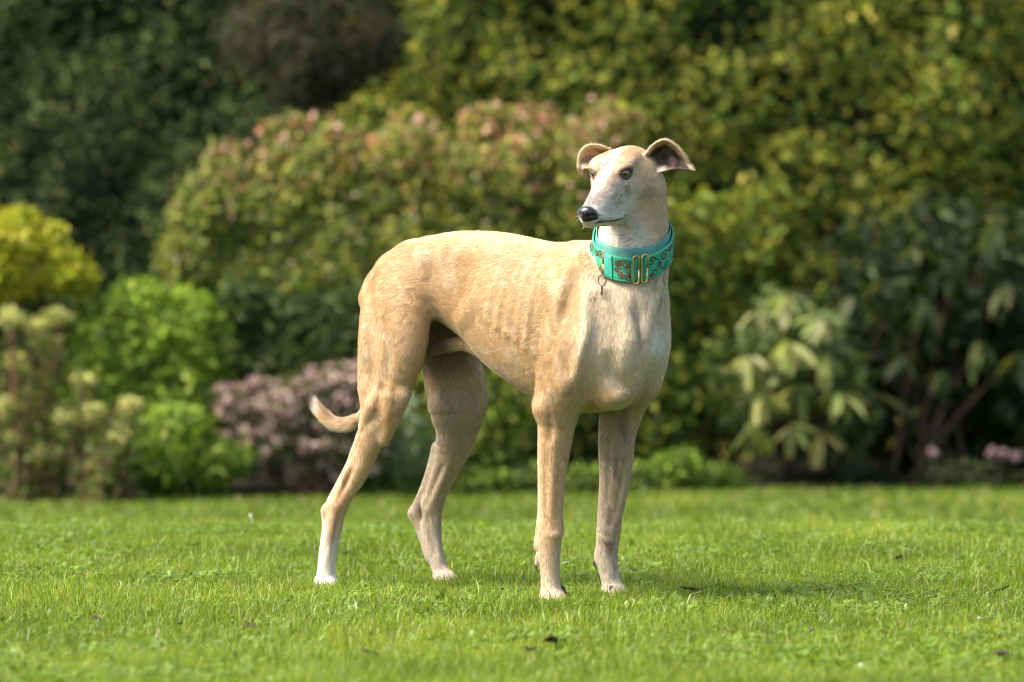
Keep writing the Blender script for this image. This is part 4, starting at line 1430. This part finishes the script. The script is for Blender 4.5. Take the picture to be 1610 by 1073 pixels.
    c = mixc(c, (0.68, 0.63, 0.54), H * mz * (0.75 + 0.25 * n3))
    c = mixc(c, (0.34, 0.22, 0.15), H * sstep(4.2, 1.5, np.hypot((hy - 3.8) * 0.7, (hz + 1.6) * 0.9)) * sstep(0.3, 0.6, n3 * .6 + n4 * .4) * sstep(0.4, 1.3, np.abs(hx)) * 0.9)
    c = mixc(c, (0.19, 0.15, 0.14), H * sstep(5.0, 9.5, hy) * sstep(-3.2, -1.7, hz + (hy - 9) * 0.36) * (0.6 + 0.4 * n2))
    c = mixc(c, (0.22, 0.16, 0.12), H * sstep(0.66, 0.80, vnoise(V, 420, 14)) * sstep(-1.0, 1.5, hy) * sstep(9.5, 8, hy) * 0.55)
    c = mixc(c, (0.30, 0.27, 0.17), H * sstep(1.9, 0.5, np.hypot((hy + 1.8) * .9, (hz + 5.0)) + (n2 - .5) * 1.2) * (hx > 0) * 0.6)
    c = mixc(c, (0.16, 0.13, 0.11), H * (hy > 6) * sstep(0.76, 0.84, vnoise(V, 330, 12)) * sstep(-3.2, -4.2, hz) * 0.7)
    nose = H * sstep(11.8, 12.2, hy + (hz + 3.7) * 0.10) * sstep(-5.3, -5.05, hz)
    c = mixc(c, BLACK, nose); gl = np.maximum(gl, nose); fur *= 1 - nose
    for sd in (-1, 1):
        q = np.array([np.array([a[0] * sd, a[1], a[2] + 0.0]) for a in MOUTH[0]])
        d = seg_dist(h, q)
        w = 0.26 + 0.24 * sstep(4.6, 3.4, np.abs(hy - 4.2) + 1.2) + 0.12 * sstep(9.5, 11.5, hy)
        ml = H * sstep(w + 0.16, w, d)
        c = mixc(c, (0.02, 0.016, 0.016), ml); fur *= 1 - ml * 0.9; gl = np.maximum(gl, ml * 0.3)
        for up in (True, False):
            d = seg_dist(h, lid(sd, up))
            e = H * sstep(0.58, 0.34, d)
            c = mixc(c, (0.018, 0.013, 0.012), e); fur *= 1 - e; gl = np.maximum(gl, e * 0.5)
            c = mixc(c, (0.10, 0.06, 0.045), H * sstep(0.95, 0.4, d) * 0.55)
        ec = np.array(EYES[sd]); nrm, e1, e2 = eye_axes(sd)
        d = np.linalg.norm(h - (ec + e1 * 1.35 + nrm * 0.55 - e2 * .2), axis=1)
        c = mixc(c, (0.05, 0.035, 0.03), H * sstep(0.7, 0.25, d) * 0.8)
    # ears: dark inside, pale rim
    facing = to_world(np.zeros((1, 3))); vd = np.array([0, -1.0, 0]); vdd = np.array([vd @ FW, vd @ LF, 0])
    fc = N @ vdd
    for EP, sd in ((EARP_L, 1), (EARP_R, -1)):
        d = np.full(n, 9.0)
        idx = np.where(head & (np.linalg.norm(V - EP.mean(0), axis=1) < 0.09))[0]
        if len(idx):
            for p in EP[::2]: d[idx] = np.minimum(d[idx], np.linalg.norm(V[idx] - p, axis=1))
        on = H * sstep(0.010, 0.005, d)
        ins = on * sstep(-0.15, 0.15, fc)
        if sd > 0:
            rim = sstep(3.5, 8, np.abs(px * 0 + seg2(px, py, [(1013, 244), (1028, 227), (1046, 220), (1064, 230), (1078, 248), (1092, 268)])))
            c = mixc(c, (0.06, 0.030, 0.022), ins * rim * (0.8 + 0.2 * sstep(.3, .6, n2)))
            c = mixc(c, (0.42, 0.27, 0.22), ins * rim * sstep(9, 3, np.hypot(px - 1056, (py - 253) * .8)) * 0.7)
            c = mixc(c, (0.10, 0.085, 0.065), on * sstep(1066, 1072, px) * sstep(3, 7, seg2(px, py, [(1064, 230), (1078, 248), (1092, 268)])))
            c = mixc(c, WHITE, ins * sstep(8, 3, np.hypot((px - 1036) * .6, py - 266)) * 0.6)
        else:
            c = mixc(c, (0.29, 0.18, 0.13), ins * sstep(0.25, 0.6, n2) * sstep(3, 7, seg2(px, py, [(955, 232), (935, 228), (920, 231), (911, 243)])) * 0.9)
            c = mixc(c, (0.20, 0.13, 0.07), on * sstep(262, 267, py) * sstep(926, 918, px))
    c = c * (1 + (n3[:, None] - 0.5) * 0.22)
    return np.clip(c, 0.005, 0.9), gl, fur


def seg2(px, py, pts):
    best = np.full(len(px), 1e3)
    P = np.stack([px, py], -1)
    for a, b in zip(np.array(pts[:-1], float), np.array(pts[1:], float)):
        ab = b - a; t = np.clip((P - a) @ ab / (ab @ ab), 0, 1)
        best = np.minimum(best, np.linalg.norm(P - a - t[:, None] * ab, axis=1))
    return best


ND = np.zeros_like(VD)
e1_ = VD[QD[:, 2]] - VD[QD[:, 0]]; e2_ = VD[QD[:, 3]] - VD[QD[:, 1]]
fn = np.cross(e1_, e2_)
for k in range(4): np.add.at(ND, QD[:, k], fn)
ND /= np.linalg.norm(ND, axis=1)[:, None] + 1e-12
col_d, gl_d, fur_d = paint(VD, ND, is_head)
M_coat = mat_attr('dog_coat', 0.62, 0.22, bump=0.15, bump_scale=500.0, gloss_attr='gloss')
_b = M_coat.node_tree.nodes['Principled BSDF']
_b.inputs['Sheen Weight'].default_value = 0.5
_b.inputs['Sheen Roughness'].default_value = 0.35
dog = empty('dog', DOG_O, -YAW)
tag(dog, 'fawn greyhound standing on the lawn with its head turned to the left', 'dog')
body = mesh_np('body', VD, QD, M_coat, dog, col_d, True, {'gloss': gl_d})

# eyes
M_eye = mat_attr('eyeball', 0.06, 1.0)
for sd in (-1, 1):
    nrm, e1, e2 = eye_axes(sd)
    gaze = nrm * 0.9 + np.array([-0.10, 0.25, 0.02]); gaze /= np.linalg.norm(gaze)
    nu, nv = 40, 32
    V, Q, Cc = [], [], []
    a_ = np.cross(gaze, [0, 0, 1.0]); a_ /= np.linalg.norm(a_); b_ = np.cross(a_, gaze)
    for i in range(nv + 1):
        th = math.pi * i / nv
        for j in range(nu):
            ph = 2 * math.pi * j / nu
            bulge = 1 + 0.05 * math.exp(-(th / 0.45) ** 2)
            V.append(gaze * math.cos(th) + (a_ * math.cos(ph) + b_ * math.sin(ph)) * math.sin(th) if True else 0)
            V[-1] = V[-1] * EYE_R * 0.98 * bulge
            if th < 0.36: cc = (0.004, 0.003, 0.003)
            elif th < 0.66:
                w_ = 0.8 + 0.4 * math.sin(ph * 17) * math.sin(ph * 7 + 1)
                cc = (0.24 * w_, 0.085 * w_, 0.010 * w_)
            elif th < 0.80: cc = (0.02, 0.01, 0.006)
            else: cc = (0.05, 0.035, 0.03)
            Cc.append(cc)
    for i in range(nv):
        for j in range(nu):
            k_ = (j + 1) % nu
            Q.append((i * nu + j, (i + 1) * nu + j, (i + 1) * nu + k_, i * nu + k_))
    c_ = np.array(EYES[sd])
    V = np.array([hp(*(c_ + v)) for v in V])
    _eb = M_eye.node_tree.nodes['Principled BSDF']; _eb.inputs['Coat Weight'].default_value = 1.0; _eb.inputs['Coat IOR'].default_value = 1.5; _eb.inputs['Coat Roughness'].default_value = 0.03
    mesh_np('eye', V, np.array(Q), M_eye, dog, np.array(Cc))

# claws
M_claw = mat_plain('claw', (0.05, 0.04, 0.035), 0.35, 0.4, var=0.2, scale=80, bump=0)
for px, py, l in ((868, 948, -.09), (964, 944, .092), (512, 936, -.12), (698, 928, .117)):
    c = J(px, py, l)
    for dy, fx in ((-.019, .016), (-.0065, .026), (.0065, .026), (.019, .016)):
        g = Geo()
        b0 = np.array([c[0] + fx + .007, c[1] + dy * 1.15, .012])
        g.tube(catmull([b0, b0 + (.008, 0, -.001), b0 + (.014, 0, -.009)], 6), np.linspace(.0034, .0007, 6), 7)
        g.build('claw', M_claw, dog)
for a, b, c_ in (((845, 886, -.089), (842, 891, -.089), (845, 898, -.09)), ((937, 882, .086), (934, 887, .086), (938, 895, .085)),
                 ((961, 922, .075), (960, 932, .07), (966, 940, .068)), ((879, 922, -.07), (886, 925, -.065), (890, 934, -.062))):
    g = Geo()
    g.tube(catmull([J(*a), J(*b), J(*c_)], 7), np.linspace(.0048, .0012, 7), 8)
    g.build('claw', M_claw, dog)


# short coat: fine hairs lying along the body
def hair(name, mat, count, seed, parent):
    r = np.random.default_rng(seed)
    P0, P1, P2, P3 = (VD[QD[:, k]] for k in range(4))
    area = 0.5 * np.linalg.norm(np.cross(P2 - P0, P3 - P1), axis=1)
    fmul = fur_d[QD].mean(1)
    camv = to_dog(CAM) - P0
    camv /= np.linalg.norm(camv, axis=1)[:, None]
    vis = np.where((ND[QD[:, 0]] * camv).sum(1) > -0.35, 1.0, 0.25)
    w = area * fmul * vis * np.where(is_head[QD[:, 0]], 1.6, 1.0)
    fi = r.choice(len(QD), count, p=w / w.sum())
    a = r.random((count, 1)); b = r.random((count, 1))
    P = (P0[fi] * (1 - a) + P1[fi] * a) * (1 - b) + (P3[fi] * (1 - a) + P2[fi] * a) * b
    N = ND[QD[fi, 0]]
    hd = is_head[QD[fi, 0]]
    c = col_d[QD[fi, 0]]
    px, py = project(to_world(P))
    T = np.tile(np.array([-1.0, 0, -0.30]), (count, 1))
    legm = sstep(0.50, 0.38, P[:, 2])[:, None]
    T = T * (1 - legm) + np.array([-0.15, 0, -1.0]) * legm
    thigh = (sstep(-0.12, -0.22, P[:, 0]) * sstep(0.64, 0.50, P[:, 2]))[:, None]
    T = T * (1 - thigh) + np.array([0.1, 0, -1.0]) * thigh
    fr = (sstep(0.24, 0.32, P[:, 0]) * sstep(0.40, 0.48, P[:, 2]) * (~hd))[:, None]
    T = T * (1 - fr) + np.array([-0.2, 0, -1.0]) * fr
    h = hl(P)
    Th = -HY + HX * np.sign(h[:, :1]) * 0.25 - HZ * 0.3
    nk = sstep(-6, -9, h[:, 1])[:, None] * sstep(-2, -6, h[:, 2])[:, None]
    Th = Th * (1 - nk) + np.array([-0.25, 0, -1.0]) * nk
    T = np.where(hd[:, None], Th, T)
    tail = (px < 562) & (py < 690) & (py > 600) & (P[:, 1] > -0.05)
    tdir = np.stack([np.full(count, -0.8), np.zeros(count), np.where(px < 515, 1.2, -0.1)], -1)
    T[tail] = tdir[tail]
    # gentle waves so that tufts part and lie unevenly
    wv = np.stack([vnoise(P, 30, 21 + k) - 0.5 for k in range(3)], -1) * 0.18 + np.stack([vnoise(P, 330, 31 + k) - 0.5 for k in range(3)], -1) * 0.30
    T = T + wv + r.normal(0, 0.11, (count, 3))
    T -= N * (T * N).sum(1)[:, None]
    T /= np.linalg.norm(T, axis=1)[:, None] + 1e-9
    ln = (0.0085 * r.uniform(0.7, 1.3, count))
    ln = np.where(hd, ln * 0.62, ln); ln = np.where(P[:, 2] < 0.3, ln * 0.7, ln)
    ln = np.where(tail, 0.017 * r.uniform(.6, 1.3, count), ln)
    ln = ln[:, None]
    lift = np.where(tail, 0.42, 0.16 + 0.10 * vnoise(P, 120, 41))[:, None]
    K = np.stack([P - N * 0.0006, P + (T * 0.35 + N * lift * 0.35) * ln, P + (T * 0.70 + N * lift * 0.60) * ln, P + (T * 1.0 + N * lift * 0.70) * ln], 1)
    cv = bpy.data.hair_curves.new(name)
    cv.add_curves([4] * count)
    cv.attributes['position'].data.foreach_set('vector', K.reshape(-1).astype(np.float32))
    ra = cv.attributes.get('radius') or cv.attributes.new('radius', 'FLOAT', 'POINT')
    rad = np.tile(np.array([0.00015, 0.00014, 0.00010, 0.00003], np.float32), count)
    ra.data.foreach_set('value', rad)
    at_ = cv.attributes.new('col', 'FLOAT_COLOR', 'CURVE')
    c4 = np.ones((count, 4), np.float32)
    c4[:, :3] = np.clip(c * r.lognormal(0.0, 0.24, (count, 1)) * (0.9 + 0.2 * r.random((count, 3))), 0.005, 0.9)
    at_.data.foreach_set('color', c4.ravel())
    cv.materials.append(mat)
    o = bpy.data.objects.new(name, cv)
    COL.objects.link(o); o.parent = parent
    o['kind'] = 'stuff'
    return o


M_hair = mat_attr('dog_hair', 0.34, 0.7, trans=0.12)
if HAIR: hair('coat', M_hair, HAIR, 77, dog)

M_whisk = mat_plain('whisker_hair', (0.75, 0.72, 0.66), 0.4, 0.4, var=0.05, bump=0)
g = Geo()
rw = np.random.default_rng(3)
for sd in (-1, 1):
    for k in range(12):
        a = np.array([sd * rw.uniform(1.6, 2.2), rw.uniform(8.5, 11.5), rw.uniform(-5.4, -4.0)])
        d = np.array([sd * rw.uniform(0.5, 1.0), rw.uniform(-0.5, 0.3), rw.uniform(-0.8, 0.1)])
        L_ = rw.uniform(1.2, 2.6)
        g.tube([hp(*a), hp(*(a + d * L_ * .5)), hp(*(a + d * L_ + (0, 0, -.25)))], [.00022, .00018, .00006], 4)
for k in range(60):
    a = np.array([rw.normal(0, 0.9), rw.uniform(9.5, 12.4), -6.4])
    d = np.array([rw.normal(0, .3), rw.uniform(-.2, .5), -1.0])
    L_ = rw.uniform(.5, 1.3)
    g.tube([hp(*a), hp(*(a + d * L_ * .6)), hp(*(a + d * L_))], [.0002, .00016, .00006], 4)
g.build('whiskers', M_whisk, dog)

# ------------------------------------------------------------------ collar
rotz = lambda a: np.array([math.cos(a), math.sin(a)])
axc = J(995, 392, 0.0)                                   # the neck's axis at collar height


def surf_r(ang, z):
    F = FB
    d = rotz(ang)
    rr = np.linspace(0.02, 0.16, 141)
    p = np.stack([axc[0] + d[0] * rr, axc[1] + d[1] * rr, np.full(141, z)], -1)
    v = F.sample(p)
    k_ = np.argmax(v > 0)
    return rr[k_] if v[k_] > 0 else 0.1


# world direction of an angle measured in dog coordinates
NPH = 96
phs = np.arange(NPH) / NPH * 2 * math.pi
wdir = np.array([FW * math.cos(a) + LF * math.sin(a) for a in phs])
z_off = 0.06 * wdir[:, 0] * 0.072 + 0.70 * wdir[:, 1] * 0.072          # lower towards the camera
z_top = axc[2] + 0.033 + z_off
BAND_H = 0.048


def smooth_ring(r_):
    f = np.fft.rfft(r_); f[5:] = 0
    return np.fft.irfft(f, NPH)


r_top0 = np.array([surf_r(a, z) for a, z in zip(phs, z_top)])
r_mid0 = np.array([surf_r(a, z - BAND_H * 0.5) for a, z in zip(phs, z_top)])
r_bot0 = np.array([surf_r(a, z - BAND_H) for a, z in zip(phs, z_top)])
cap = 0.078
r_low = smooth_ring(np.minimum(np.maximum(r_bot0, r_mid0), cap) + 0.003)
r_hi = smooth_ring(np.minimum(np.maximum(r_top0 + 0.006, np.minimum(r_mid0, 0.072)), cap))


def band_pt(ph, v, off=0.0):
    """point on the collar: angle, 0 top .. 1 bottom, outward offset"""
    i = (ph % (2 * math.pi)) / (2 * math.pi) * NPH
    a = int(i) % NPH; b = (a + 1) % NPH; t = i - int(i)
    L_ = lambda q: q[a] * (1 - t) + q[b] * t
    r_ = L_(r_hi) * (1 - v) + L_(r_low) * v + off + 0.0011 * math.sin(3 * ph + 5 * v) * math.sin(5 * ph + 1) + 0.0006 * math.sin(11 * ph + 3 * v)
    return np.array([axc[0] + math.cos(ph) * r_, axc[1] + math.sin(ph) * r_, L_(z_top) - BAND_H * v])


def band(name, v0, v1, off, th, mat, parent, col, p0=0.0, p1=2 * math.pi, n=NPH, lift=0.0):
    closed = abs(p1 - p0 - 2 * math.pi) < 1e-6
    ps = np.linspace(p0, p1, n + 1)
    if closed: ps = ps[:-1]
    prof = [(v0, off), (v0 - 0.02, off + th * .5), (v0, off + th)] + [(v0 + (v1 - v0) * k / 6, off + th) for k in range(1, 6)] + [(v1, off + th), (v1 + 0.02, off + th * .5), (v1, off)] + [(v1 + (v0 - v1) * k / 6, off) for k in range(1, 6)]
    m = len(prof)
    V = np.array([[band_pt(p, v if not lift or v > 0.2 else v - lift * (0.5 + 0.5 * math.cos(p - ph_front)) ** 1.5, o_) for v, o_ in prof] for p in ps]).reshape(-1, 3)
    Q = []
    nn = len(ps)
    for i in range(nn if closed else nn - 1):
        for j in range(m):
            Q.append((i * m + j, i * m + (j + 1) % m, ((i + 1) % nn) * m + (j + 1) % m, ((i + 1) % nn) * m + j))
    return mesh_np(name, V, np.array(Q), mat, parent, np.tile(col, (len(V), 1)))


def mat_cloth(name, rough=0.75):
    m = mat_attr(name, rough, 0.25, bump=0.4, bump_scale=1500.0, var=0.12)
    return m


M_band = mat_cloth('teal_satin', 0.42)
M_brass = mat_plain('brass', (0.62, 0.42, 0.16), 0.28, 0.5, metal=1.0, var=0.2, scale=90, bump=0)
M_steel = mat_plain('bronze_wire', (0.10, 0.060, 0.035), 0.4, 0.5, metal=0.6, var=0.2, scale=90, bump=0)
M_print = mat_attr('printed_ink', 0.6, 0.2)
collar = empty('dog_collar', DOG_O, -YAW)
tag(collar, 'wide teal collar with brown scroll print and brass buckle round the dog\'s neck', 'collar')
TEAL = (0.024, 0.31, 0.165)
ph_front = None
# angle at which the buckle stands: pixel x about 1003 on the camera side
best = 1e9
for a in np.linspace(0, 2 * math.pi, 721):
    p = to_world(band_pt(a, 0.5))
    if p[1] < to_world(axc)[1]:
        x_, y_ = project(p)
        if abs(x_ - 1006) < best: best, ph_front = abs(x_ - 1006), a
band('band', 0.0, 1.0, 0.0015, 0.0030, M_band, collar, TEAL)
band('lining', -0.10, 0.82, -0.0030, 0.0022, mat_cloth('lining_cloth'), collar, (0.10, 0.28, 0.24), lift=0.28)
for v in (0.04, 0.96):
    g = Geo()
    for k in range(150):
        a = k / 150 * 2 * math.pi
        g.tube([band_pt(a, v, 0.0047), band_pt(a + 0.026, v, 0.0047)], 0.0004, 4, (0.30, 0.62, 0.52))
    o = g.build('stitching', M_print, collar); o['kind'] = 'stuff'

# scroll print laid on the cloth
r_ = np.random.default_rng(5)
g = Geo()


def ribbon(path, w, col):
    """flat strip on the band; path in (arc metres, height metres)"""
    path = np.array(path); t = np.gradient(path, axis=0); t /= np.linalg.norm(t, axis=1)[:, None] + 1e-9
    nn = np.stack([-t[:, 1], t[:, 0]], -1)
    w = np.broadcast_to(w, (len(path),))[:, None]
    A = path + nn * w; B = path - nn * w
    f = lambda q: np.array([band_pt(ph_front + s_ / 0.075, 0.5 - z_ / BAND_H, 0.00485) for s_, z_ in q])
    V = np.concatenate([f(A), f(B)]); n_ = len(path)
    Q = [(i, i + 1, n_ + i + 1, n_ + i) for i in range(n_ - 1)]
    g.add(V, np.array(Q), col=col)


def scroll(x, y, s, rot_, flip=1):
    t = np.linspace(0, 1, 26)
    ang = t * 2 * math.pi * 1.25
    rad = s * (1 - 0.80 * t)
    p = np.stack([rad * np.cos(ang) * flip, rad * np.sin(ang)], -1)
    tail_ = np.stack([np.linspace(s * 1.0, s * 1.0, 6) * flip, np.linspace(-s * 1.3, 0, 6)], -1)[:-1]
    tail_[:, 0] += (np.linspace(1, 0, 6)[:-1] ** 2) * s * 0.5 * flip
    p = np.concatenate([tail_, p])
    c_, s_ = math.cos(rot_), math.sin(rot_)
    p = p @ np.array([[c_, s_], [-s_, c_]]) + (x, y)
    w = np.interp(np.linspace(0, 1, len(p)), [0, .3, .7, 1], [.0005, .0014, .0012, .0022])
    ribbon(p, w, (0.03, 0.022, 0.014))
    ribbon(p + (0.0008, 0.0010), w * 0.35, (0.26, 0.16, 0.08))
    e = p[0] + np.array([0.0, 0.0])
    a = np.linspace(0, 2 * math.pi, 9)
    ribbon(np.stack([e[0] + np.cos(a) * .0009, e[1] + np.sin(a) * .0009], -1), .0009, (0.055, 0.03, 0.018))


# a paisley leaf of nested outlines left of the buckle, looser double scrolls over the rest
for k_, sc in enumerate((1.0, 0.74, 0.48)):
    a = np.linspace(0.15, 2 * math.pi - 0.15, 30)
    rr_ = 0.0125 * sc * (1 - 0.28 * np.cos(a))
    q = np.stack([-0.0235 + rr_ * np.cos(a) * 1.15 + 0.003 * np.sin(a) ** 2, 0.006 + rr_ * np.sin(a) * 0.95 - 0.004 * np.cos(a)], -1)
    ribbon(q, np.linspace(.0004, .0009, 30), (0.04, 0.028, 0.016))
    ribbon(q * 1.0 + (0.0010, -0.0008), .0004, (0.20, 0.20, 0.07))
for i in range(13):
    x = 0.019 + i * 0.034 + r_.uniform(-.003, .003)
    if x > 0.44: continue
    s_ = r_.uniform(.0072, .0092); q_ = r_.uniform(-.6, .6)
    scroll(x, 0.0105 + r_.uniform(-.002, .003), s_, 0.5 + q_, 1)
    scroll(x + 0.006, -0.0115 + r_.uniform(-.002, .002), s_ * .9, 3.5 + q_, 1)
    scroll(x + 0.019, r_.uniform(-.013, .013), r_.uniform(.0042, .0058), r_.uniform(0, 6.28), -1)
for x, y, s_, q_ in ((-0.040, .012, .0058, 1.0), (-0.036, -.010, .0075, 2.6), (-0.024, -.0165, .0060, 5.0), (-0.013, -.010, .0062, .4), (-0.046, -.002, .005, 4.0)):
    scroll(x, y, s_, q_, -1)
g.build('scroll_print', M_print, collar, smooth=False)

# brass slide in front: two upright bars with rounded ends
g = Geo()
for s0 in (-1, 1):
    loop = []
    for a in np.linspace(0, 2 * math.pi, 41)[:-1]:
        ww, hh = 0.0105, BAND_H * 0.5 + 0.003
        x = abs(math.cos(a)) ** 0.5 * np.sign(math.cos(a)) * ww * 0.5; z = abs(math.sin(a)) ** 0.22 * np.sign(math.sin(a)) * hh
        loop.append(band_pt(ph_front + (s0 * 0.0078 + x) / 0.075, 0.5 - z / BAND_H, 0.0062))
    loop = np.array(loop + loop[:1])
    g.tube(loop, 0.0019, 8)
g.build('buckle', M_brass, collar)
for s0 in (-1, 1):
    band('fold', 0.05, 0.97, 0.0046, 0.0016, M_band, collar, (0.028, 0.30, 0.18), ph_front + s0 * 0.0075 / 0.075 + (0 if s0 > 0 else -0.13), ph_front + s0 * 0.0075 / 0.075 + (0.13 if s0 > 0 else 0), 10)

# dangling strap slide, split ring and tag on the left of the picture
best = 1e9
for a in np.linspace(0, 2 * math.pi, 721):
    p = to_world(band_pt(a, 0.5))
    if p[1] < to_world(axc)[1]:
        x_, y_ = project(p)
        if abs(x_ - 951) < best: best, ph_ring = abs(x_ - 951), a
g = Geo()
lp = []
for a in np.linspace(0, 2 * math.pi, 37)[:-1]:
    x = 0.0016 * math.cos(a); z = abs(math.sin(a)) ** 0.3 * np.sign(math.sin(a)) * (BAND_H * .5 + .002)
    lp.append(band_pt(ph_ring + x / 0.075, 0.5 - z / BAND_H, 0.0068))
g.tube(np.array(lp + lp[:1]), 0.0011, 8)
g.build('slide_bar', M_brass, collar)
band('keeper', 0.03, 0.99, 0.0048, 0.0018, M_band, collar, (0.05, 0.34, 0.25), ph_ring + 0.03, ph_ring + 0.24, 14)
g = Geo()
pr = band_pt(ph_ring, 0.99, 0.0085) + np.array([0, 0, -0.0098])
_cv = to_dog(CAM) - pr; _cv /= np.linalg.norm(_cv)
while min(FB.sample((pr + np.array([0, 0, q_]))[None])[0] for q_ in (0.0, -0.012, -0.026)) < 0.005: pr = pr + 0.001 * _cv
nd = np.array([math.cos(ph_ring), math.sin(ph_ring), 0]); td = np.array([-nd[1], nd[0], 0])
for q in range(2):
    g.tube(np.array([pr + nd * 0.0006 * q + (td * math.cos(a) + np.array([0, 0, 1]) * math.sin(a)) * 0.0105 for a in np.linspace(0, 2 * math.pi, 41)]), 0.0009, 6)
g.build('split_ring', M_steel, collar)
g = Geo()
tg = pr + np.array([0, 0, -0.0105]) + nd * 0.001
out = []
for k, (a_, b_) in enumerate([(-.0018, .0), (.0018, .0), (.0024, -.002), (.0024, -.017), (.0012, -.0185), (-.0012, -.0185), (-.0024, -.017), (-.0024, -.002)]):
    out.append((a_, b_))
Vt = np.array([tg + td * a_ + np.array([0, 0, b_]) + nd * 0.0006 for a_, b_ in out] + [tg + td * a_ + np.array([0, 0, b_]) - nd * 0.0006 for a_, b_ in out])
g.add(Vt, np.array([(i, (i + 1) % 8, 8 + (i + 1) % 8, 8 + i) for i in range(8)] + [(0, 1, 2, 7), (7, 2, 3, 6), (6, 3, 4, 5), (8, 15, 10, 9), (15, 14, 11, 10), (14, 13, 12, 11)]))
g.build('name_tag', M_steel, collar, smooth=False)
# ------------------------------------------------------------------ small things lying in the grass
M_dead = mat_plain('dead_leaf', (0.075, 0.048, 0.032), 0.8, 0.2, var=0.5, scale=120, bump=0.3)
M_pale = mat_plain('pale_petal', (0.50, 0.49, 0.40), 0.7, 0.2, var=0.1, scale=120, bump=0)
M_straw = mat_plain('straw', (0.55, 0.47, 0.30), 0.7, 0.2, var=0.15, scale=120, bump=0)


def on_lawn(px, py, up=0.024):
    """lawn point under a pixel, a little above the soil where the blades carry it"""
    d = ray(px, py); t = 6.0
    for _ in range(60):
        p = CAM + d * t
        gz = float(ground_z(p[0], p[1])) + up
        if p[2] <= gz: break
        t += (p[2] - gz) / max(-d[2], 0.02) * 0.6 + 0.0005
    return p


def curled(name, px, py, L, w, rz, label, mat, cat, group, seed):
    r = np.random.default_rng(seed)
    p = on_lawn(px, py)
    n = 7
    V = []
    for k in range(n):
        t = k / (n - 1); hw = w * .5 * math.sin(math.pi * min(.97, .05 + .93 * t)) ** .7 * r.uniform(.8, 1.1)
        z = 0.35 * L * (t - .5) ** 2 + r.normal(0, L * .03)
        V += [(L * (t - .5), -hw, z + hw * r.uniform(.5, 1.1)), (L * (t - .5), 0, z), (L * (t - .5), hw, z + hw * r.uniform(.5, 1.1))]
    V = np.array(V); V2 = V - (0, 0, .0008)
    q = []
    for k in range(n - 1):
        for j in range(2):
            a = k * 3 + j; q += [(a, a + 1, a + 4, a + 3), (21 + a + 3, 21 + a + 4, 21 + a + 1, 21 + a)]
    edge = [k * 3 for k in range(n)] + [n * 3 - 2] + [k * 3 + 2 for k in range(n - 1, -1, -1)] + [1]
    for a, b in zip(edge, edge[1:] + edge[:1]): q.append((a, b, b + 21, a + 21))
    o = mesh_np(name, np.concatenate([V, V2]), np.array(q), mat, None)
    o.location = p; o.rotation_euler = (r.normal(0, .35), r.normal(0, .25), rz)
    tag(o, label, cat, group)
    return o


G1 = 'dead leaves lying in the lawn'
for k, (px, py, L, w, rz, lab) in enumerate([
        (1087, 928, .050, .013, .5, 'long dark curled dead leaf in the grass just right of the front paws'),
        (997, 898, .020, .010, 1.0, 'tiny dark dead leaf in the grass close behind the left front paw'),
        (1413, 878, .022, .018, .3, 'dark dead leaf standing in the sunlit grass on the right of the lawn'),
        (1481, 822, .026, .016, 1.4, 'blurred brown dead leaf far back on the right of the lawn'),
        (1572, 930, .044, .014, .2, 'dark flat dead leaf in the grass at the right edge'),
        (866, 1010, .036, .026, .9, 'brown crumpled dead leaf in the grass in front of the near front paw'),
        (834, 1024, .030, .022, 2.0, 'blurred brown dead leaf at the front left of the crumpled one'),
        (1164, 1022, .024, .012, 1.5, 'small dark dead leaf upright in the front grass below the long curled one'),
        (1576, 1032, .034, .016, .4, 'dark blurred dead leaf in the lower right corner'),
        (34, 993, .026, .014, .7, 'dark dead leaf in the grass at the left edge'),
        (152, 973, .020, .010, .3, 'small dark dead leaf in the grass on the far left beside a pale patch'),
        (282, 982, .018, .010, 1.0, 'small dark dead leaf left of the hind paws'),
        (394, 986, .024, .016, .2, 'brown dead leaf in the front grass below the white stalk'),
        (582, 1028, .036, .014, .1, 'dark twig-like dead leaf in the front grass below the near hind paw'),
        (545, 871, .022, .010, .4, 'dark dead leaf in the grass beside the near hind hock'),
        (790, 927, .016, .012, 1.2, 'tiny black dead leaf in the grass left of the near front paw'),
        (1268, 993, .036, .010, .1, 'thin dark dead leaf in the grass in the middle of the right lawn')]):
    curled('dead_leaf', px, py, L, w, rz, lab, M_dead, 'dead leaf', G1, 300 + k)
G2 = 'white petals fallen in the lawn'
for k, (px, py, L, lab) in enumerate([
        (890, 887, .017, 'white petal in the grass between the two front legs'),
        (998, 947, .012, 'white petal in the grass right beside the left front paw'),
        (1540, 974, .010, 'white petal in the grass near the right edge'),
        (1353, 1047, .009, 'cream petal in the blurred front grass on the right'),
        (1244, 1051, .010, 'blurred white petal in the front grass right of centre'),
        (345, 1011, .011, 'white petal in the front grass on the left'),
        (277, 951, .010, 'white petal in the grass left of the near hind paw')]):
    curled('petal', px, py, L, L * .8, k * 1.3, lab, M_pale, 'petal', G2, 400 + k)
p = on_lawn(395, 838, 0.0)
g = Geo()
g.tube(catmull([(0, 0, 0), (.003, 0, .025), (-.002, 0, .048)], 7), np.linspace(.0042, .0028, 7), 7)
o = g.build('dry_stalk', M_straw); o.location = p
tag(o, 'short pale dry stalk sticking up from the lawn left of the dog', 'stalk')
